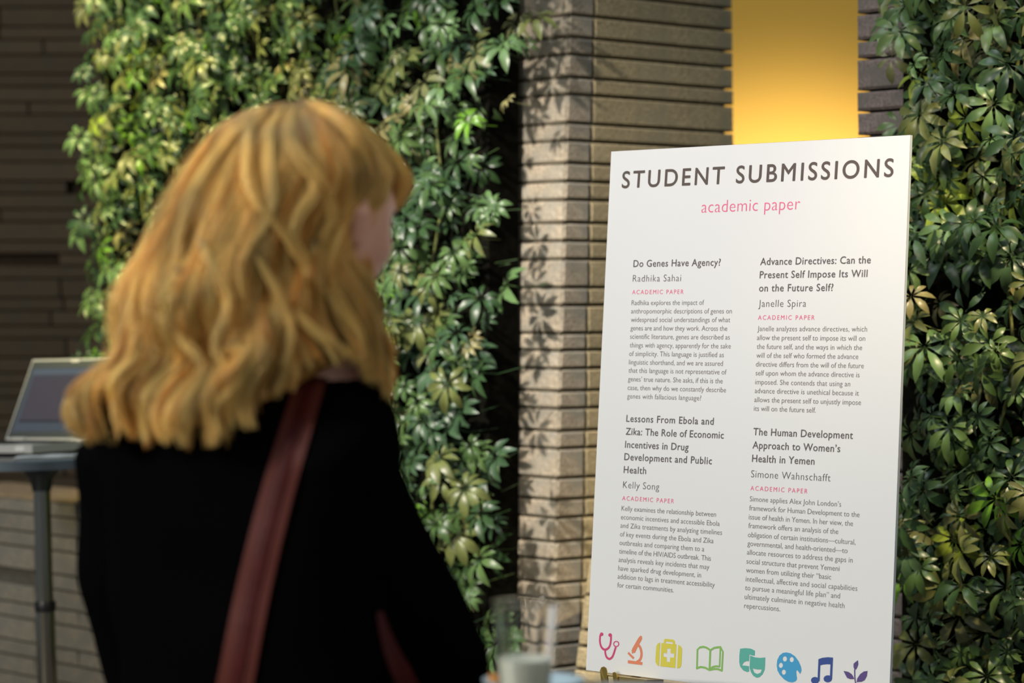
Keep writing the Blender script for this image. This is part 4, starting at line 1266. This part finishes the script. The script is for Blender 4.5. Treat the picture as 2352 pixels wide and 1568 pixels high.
for L_ in range(250):
    lock(r.random(), r.uniform(.94, 1.04), 46, -1)
for L_ in range(60):
    lock(r.uniform(.0, .16), r.uniform(.97, 1.02), 30, -1)
for L_ in range(60):
    lock(r.uniform(.90, 1.0), r.uniform(.95, 1.01), 30, -1, spread=.03, amp=.5)
for L_ in range(80):
    lock(r.uniform(.0, .9), r.uniform(.9, 1.0), 24, 1)
# fringe swept over the brow, and hair over the far side of the head
FX = [(690, 244, .0), (760, 250, -.01), (830, 290, .0), (885, 335, .02), (925, 378, .035), (938, 412, .045), (925, 446, .055), (903, 478, .065)]
def path(P, n, spread, dspread, closing=.5):
    sh_ = min(1, max(0, r.gauss(.62, .22)))
    for k in range(n):
        jx, jy, jd = r.gauss(0, spread), r.gauss(0, spread), r.gauss(0, dspread)
        L_ = r.uniform(.80, 1.0)
        S = spline([(x, y, d) for x, y, d in P], NPT)
        m = int((NPT - 1) * L_); pts = []
        for i in range(NPT):
            s = i / (NPT - 1) * m; a = int(s); b = min(a + 1, NPT - 1); f = s - a
            v = S[a] * (1 - f) + S[b] * f
            t = i / (NPT - 1)
            sc = .35 + .65 * math.sin(PI * min(1, t * .8 + .1))
            pts.append(world(v[0] + jx * sc, v[1] + jy * sc, PD + v[2] + jd * sc))
        strands.append(pts); shades.append(sh_)
for q in range(26):
    s = r.uniform(.72, 1.0); dd = r.uniform(-.02, .05)
    P = [(690 + (x - 690) * s, 242 + (y - 242) * (1.0 + (1 - s) * .35), d + dd) for x, y, d in FX]
    path(P, 60, 6, .006)
# near side hair sweeping from the parting over the temple and back round the cheek
TX = [(690, 244, -.01), (770, 268, -.05), (835, 320, -.065), (868, 380, -.06), (858, 440, -.06), (812, 500, -.068), (784, 556, -.07), (800, 620, -.07), (842, 680, -.066), (872, 750, -.06), (884, 830, -.055), (898, 900, -.05)]
for q in range(26):
    s = r.uniform(-48, 6); e = r.uniform(.7, 1)
    P = [(x + s * min(1, (y - 240) / 200), y, d) for x, y, d in TX]
    path(P, 45, 5, .006)
# loose locks standing a little proud of the mass
def surf(x, y):
    l, rr2 = xl(y), xr(y); f = min(.98, max(.02, (x - l) / (rr2 - l)))
    return -bdep(y) * math.sin(math.acos(1 - 2 * f)) * 1.05 - .004
LOOSE = [[(640, 262), (600, 300), (596, 347), (596, 414), (614, 468), (650, 512), (686, 557), (717, 602), (757, 629), (811, 673), (846, 727), (864, 790)],
 [(686, 250), (684, 300), (690, 340), (726, 392), (766, 450), (775, 504), (757, 548), (775, 593), (811, 634), (850, 690)],
 [(600, 280), (552, 334), (507, 396), (480, 450), (458, 504), (440, 557), (436, 620)],
 [(660, 256), (640, 300), (637, 334), (641, 401), (650, 468), (632, 530), (596, 584), (579, 638), (596, 700)],
 [(720, 380), (735, 450), (699, 504), (686, 557), (712, 602), (708, 646), (677, 673)],
 [(500, 560), (534, 629), (561, 682), (552, 736), (534, 780), (552, 825), (590, 870)],
 [(610, 590), (641, 646), (668, 700), (686, 754), (681, 807), (663, 847)],
 [(440, 620), (436, 691), (427, 736), (454, 780), (489, 816), (500, 880)],
 [(400, 480), (372, 560), (350, 620), (330, 700), (338, 770), (320, 850), (300, 920), (318, 985)],
 [(560, 780), (590, 830), (560, 880), (520, 930), (535, 995)], [(300, 820), (262, 870), (226, 910), (214, 960), (236, 1000)],
 [(690, 700), (735, 750), (790, 790), (850, 820)], [(740, 560), (760, 640), (800, 720), (850, 790), (880, 850)]]
for P0 in LOOSE:
    for rep in range(3):
        ox, oy = r.uniform(-9, 9), r.uniform(-10, 10)
        P = [(x + ox, y + oy, surf(x + ox, y + oy)) for x, y in P0]
        n0 = len(shades); path(P, 26, 5.0, .004)
        lvl = r.uniform(.6, .95)
        for i in range(n0, len(shades)): shades[i] = lvl
# flyaway hairs round the outline
for q_ in range(420):
    q0 = r.choice([r.uniform(0, .2), r.uniform(.8, 1), r.random()]); rho = r.uniform(1.02, 1.10); n0 = len(strands)
    ys = r.uniform(240, 700); ye = min(ys + r.uniform(120, 420), 1010); kx = r.uniform(-1, 1); pts = []
    for i in range(NPT):
        t = i / (NPT - 1); y = ys + (ye - ys) * t
        _, x, d = hpt(min(1, max(0, q0 + .02 * kx * t)), y, .97 + (rho - .97) * min(1, t * 2), -1)
        x += 9 * wave(q0, y, kx * 3) * min(1, t * 2)
        pts.append(world(x, y, d))
    if x > 680 and ye > 800: continue
    strands.append(pts); shades.append(r.uniform(.4, 1))
N = len(strands)
hc = bpy.data.hair_curves.new('hair')
hc.add_curves([NPT] * N)
flat = np.array([[c for c in p] for s in strands for p in s], dtype=np.float32).ravel()
hc.attributes['position'].data.foreach_set('vector', flat)
ra = hc.attributes.get('radius') or hc.attributes.new('radius', 'FLOAT', 'POINT')
rad = np.tile(np.array([.00024 * (1 - .45 * (i / (NPT - 1)) ** 2) for i in range(NPT)], dtype=np.float32), N)
ra.data.foreach_set('value', rad)
sh_at = hc.attributes.new('shade', 'FLOAT', 'CURVE'); sh_at.data.foreach_set('value', shades)
hc.materials.append(M_HAIR)
ho = bpy.data.objects.new('hair', hc); COL.objects.link(ho); ho.parent = person
ho['label'] = 'long wavy golden blond hair'
inv(person)

# ------------------------------------------------------------ shoulder bag with a red strap
M_STRAP = mat('dark_red_strap', srgb(112, 44, 38), .55, spec=.3); add_noise_color(M_STRAP, srgb(64, 12, 12), srgb(76, 18, 17), 60)
M_STRAP_EDGE = mat('brown_red_strap_edge', srgb(88, 38, 32), .6, spec=.3)
bag = empty('shoulder_bag', (bp(480, 1600).x, PD - .12, .62), 'shoulder bag with red strap slung on the person in black', 'bag')
def cast(px, py, off):
    o = CAM; dvec = (at(px, py, 1.0) - CAM).normalized()
    hit = bvh.ray_cast(o, dvec)
    if hit[0] is None: return None
    return hit[0] - dvec * off
def strap(name, pts, wid, m, off, thick=.0022, parent=bag, back=None):
    bm = bmesh.new(); rows = []
    S = spline(pts, 40)
    for i, v in enumerate(S):
        a = S[max(i - 1, 0)]; b = S[min(i + 1, len(S) - 1)]
        t = np.array([b[0] - a[0], b[1] - a[1]]); t /= np.linalg.norm(t); nn = np.array([-t[1], t[0]])
        w = float(np.interp(i / 39, [0, 1], wid))
        pl = cast(v[0] + nn[0] * w / 2, v[1] + nn[1] * w / 2, off); pr = cast(v[0] - nn[0] * w / 2, v[1] - nn[1] * w / 2, off); pm = cast(v[0], v[1], off + .0006)
        if None in (pl, pr, pm): continue
        rows.append((pl, pm, pr))
    if len(rows) < 2: return
    top_ = [[bm.verts.new(p) for p in r_] for r_ in rows]
    bot_ = [[bm.verts.new(p + Vector((0, thick, 0))) for p in r_] for r_ in rows]
    for i in range(len(rows) - 1):
        for k in (0, 1):
            bm.faces.new((top_[i][k], top_[i][k + 1], top_[i + 1][k + 1], top_[i + 1][k]))
            bm.faces.new((bot_[i][k], bot_[i + 1][k], bot_[i + 1][k + 1], bot_[i][k + 1]))
        bm.faces.new((top_[i][0], top_[i + 1][0], bot_[i + 1][0], bot_[i][0])); bm.faces.new((top_[i][2], bot_[i][2], bot_[i + 1][2], top_[i + 1][2]))
    bm.faces.new((top_[0][0], bot_[0][0], bot_[0][1], bot_[0][2], top_[0][2], top_[0][1]))
    bm.faces.new((top_[-1][0], top_[-1][1], top_[-1][2], bot_[-1][2], bot_[-1][1], bot_[-1][0]))
    return obj(name, bm, m, parent, smooth=False)
SP_ = [(722, 842), (706, 900), (672, 1010), (640, 1120), (606, 1250), (572, 1400), (540, 1568), (516, 1680)]
st = strap('strap', SP_, (66, 86), M_STRAP_EDGE, .004)
strap('strap_stripe', SP_, (24, 30), M_STRAP, .0052, thick=.001)
strap('strap', [(872, 1405), (884, 1450), (902, 1500), (930, 1560), (950, 1620), (962, 1680)], (14, 70), M_STRAP, .004)
M_BAG = mat('dark_red_leather', srgb(92, 36, 32), .45)
bm = bmesh.new()
c0 = bp(560, 1690, PD - .15)
for z, a, b in ((.80, .10, .030), (.79, .135, .042), (.70, .15, .05), (.60, .155, .055), (.56, .15, .05), (.55, .12, .04)):
    pass
ring_loft(bm, [(Vector((c0.x - .02, PD - .17, z)), a, b, .05, .7) for z, a, b in ((.78, .10, .016), (.775, .135, .022), (.70, .15, .032), (.60, .155, .036), (.56, .15, .034), (.55, .12, .026))])
obj('bag_body', bm, M_BAG, bag, smooth=True)
def flat_tube(p, q, w):
    bm = bmesh.new(); t = (q - p).normalized(); s = Vector((1, 0, 0)); s = (s - t * s.dot(t)).normalized(); n = t.cross(s)
    R_ = Matrix((s, n, t)).transposed().to_4x4(); box(bm, Matrix.Translation((p + q) / 2) @ R_, w, .003, (q - p).length)
    return obj('strap', bm, M_STRAP, bag)
pa = cast(516, 1680, .004)
if pa: flat_tube(pa, Vector((c0.x - .10, PD - .17, .77)), .036)
pb = cast(962, 1680, .004)
if pb: flat_tube(pb, Vector((c0.x + .09, PD - .17, .77)), .036)
inv(bag)
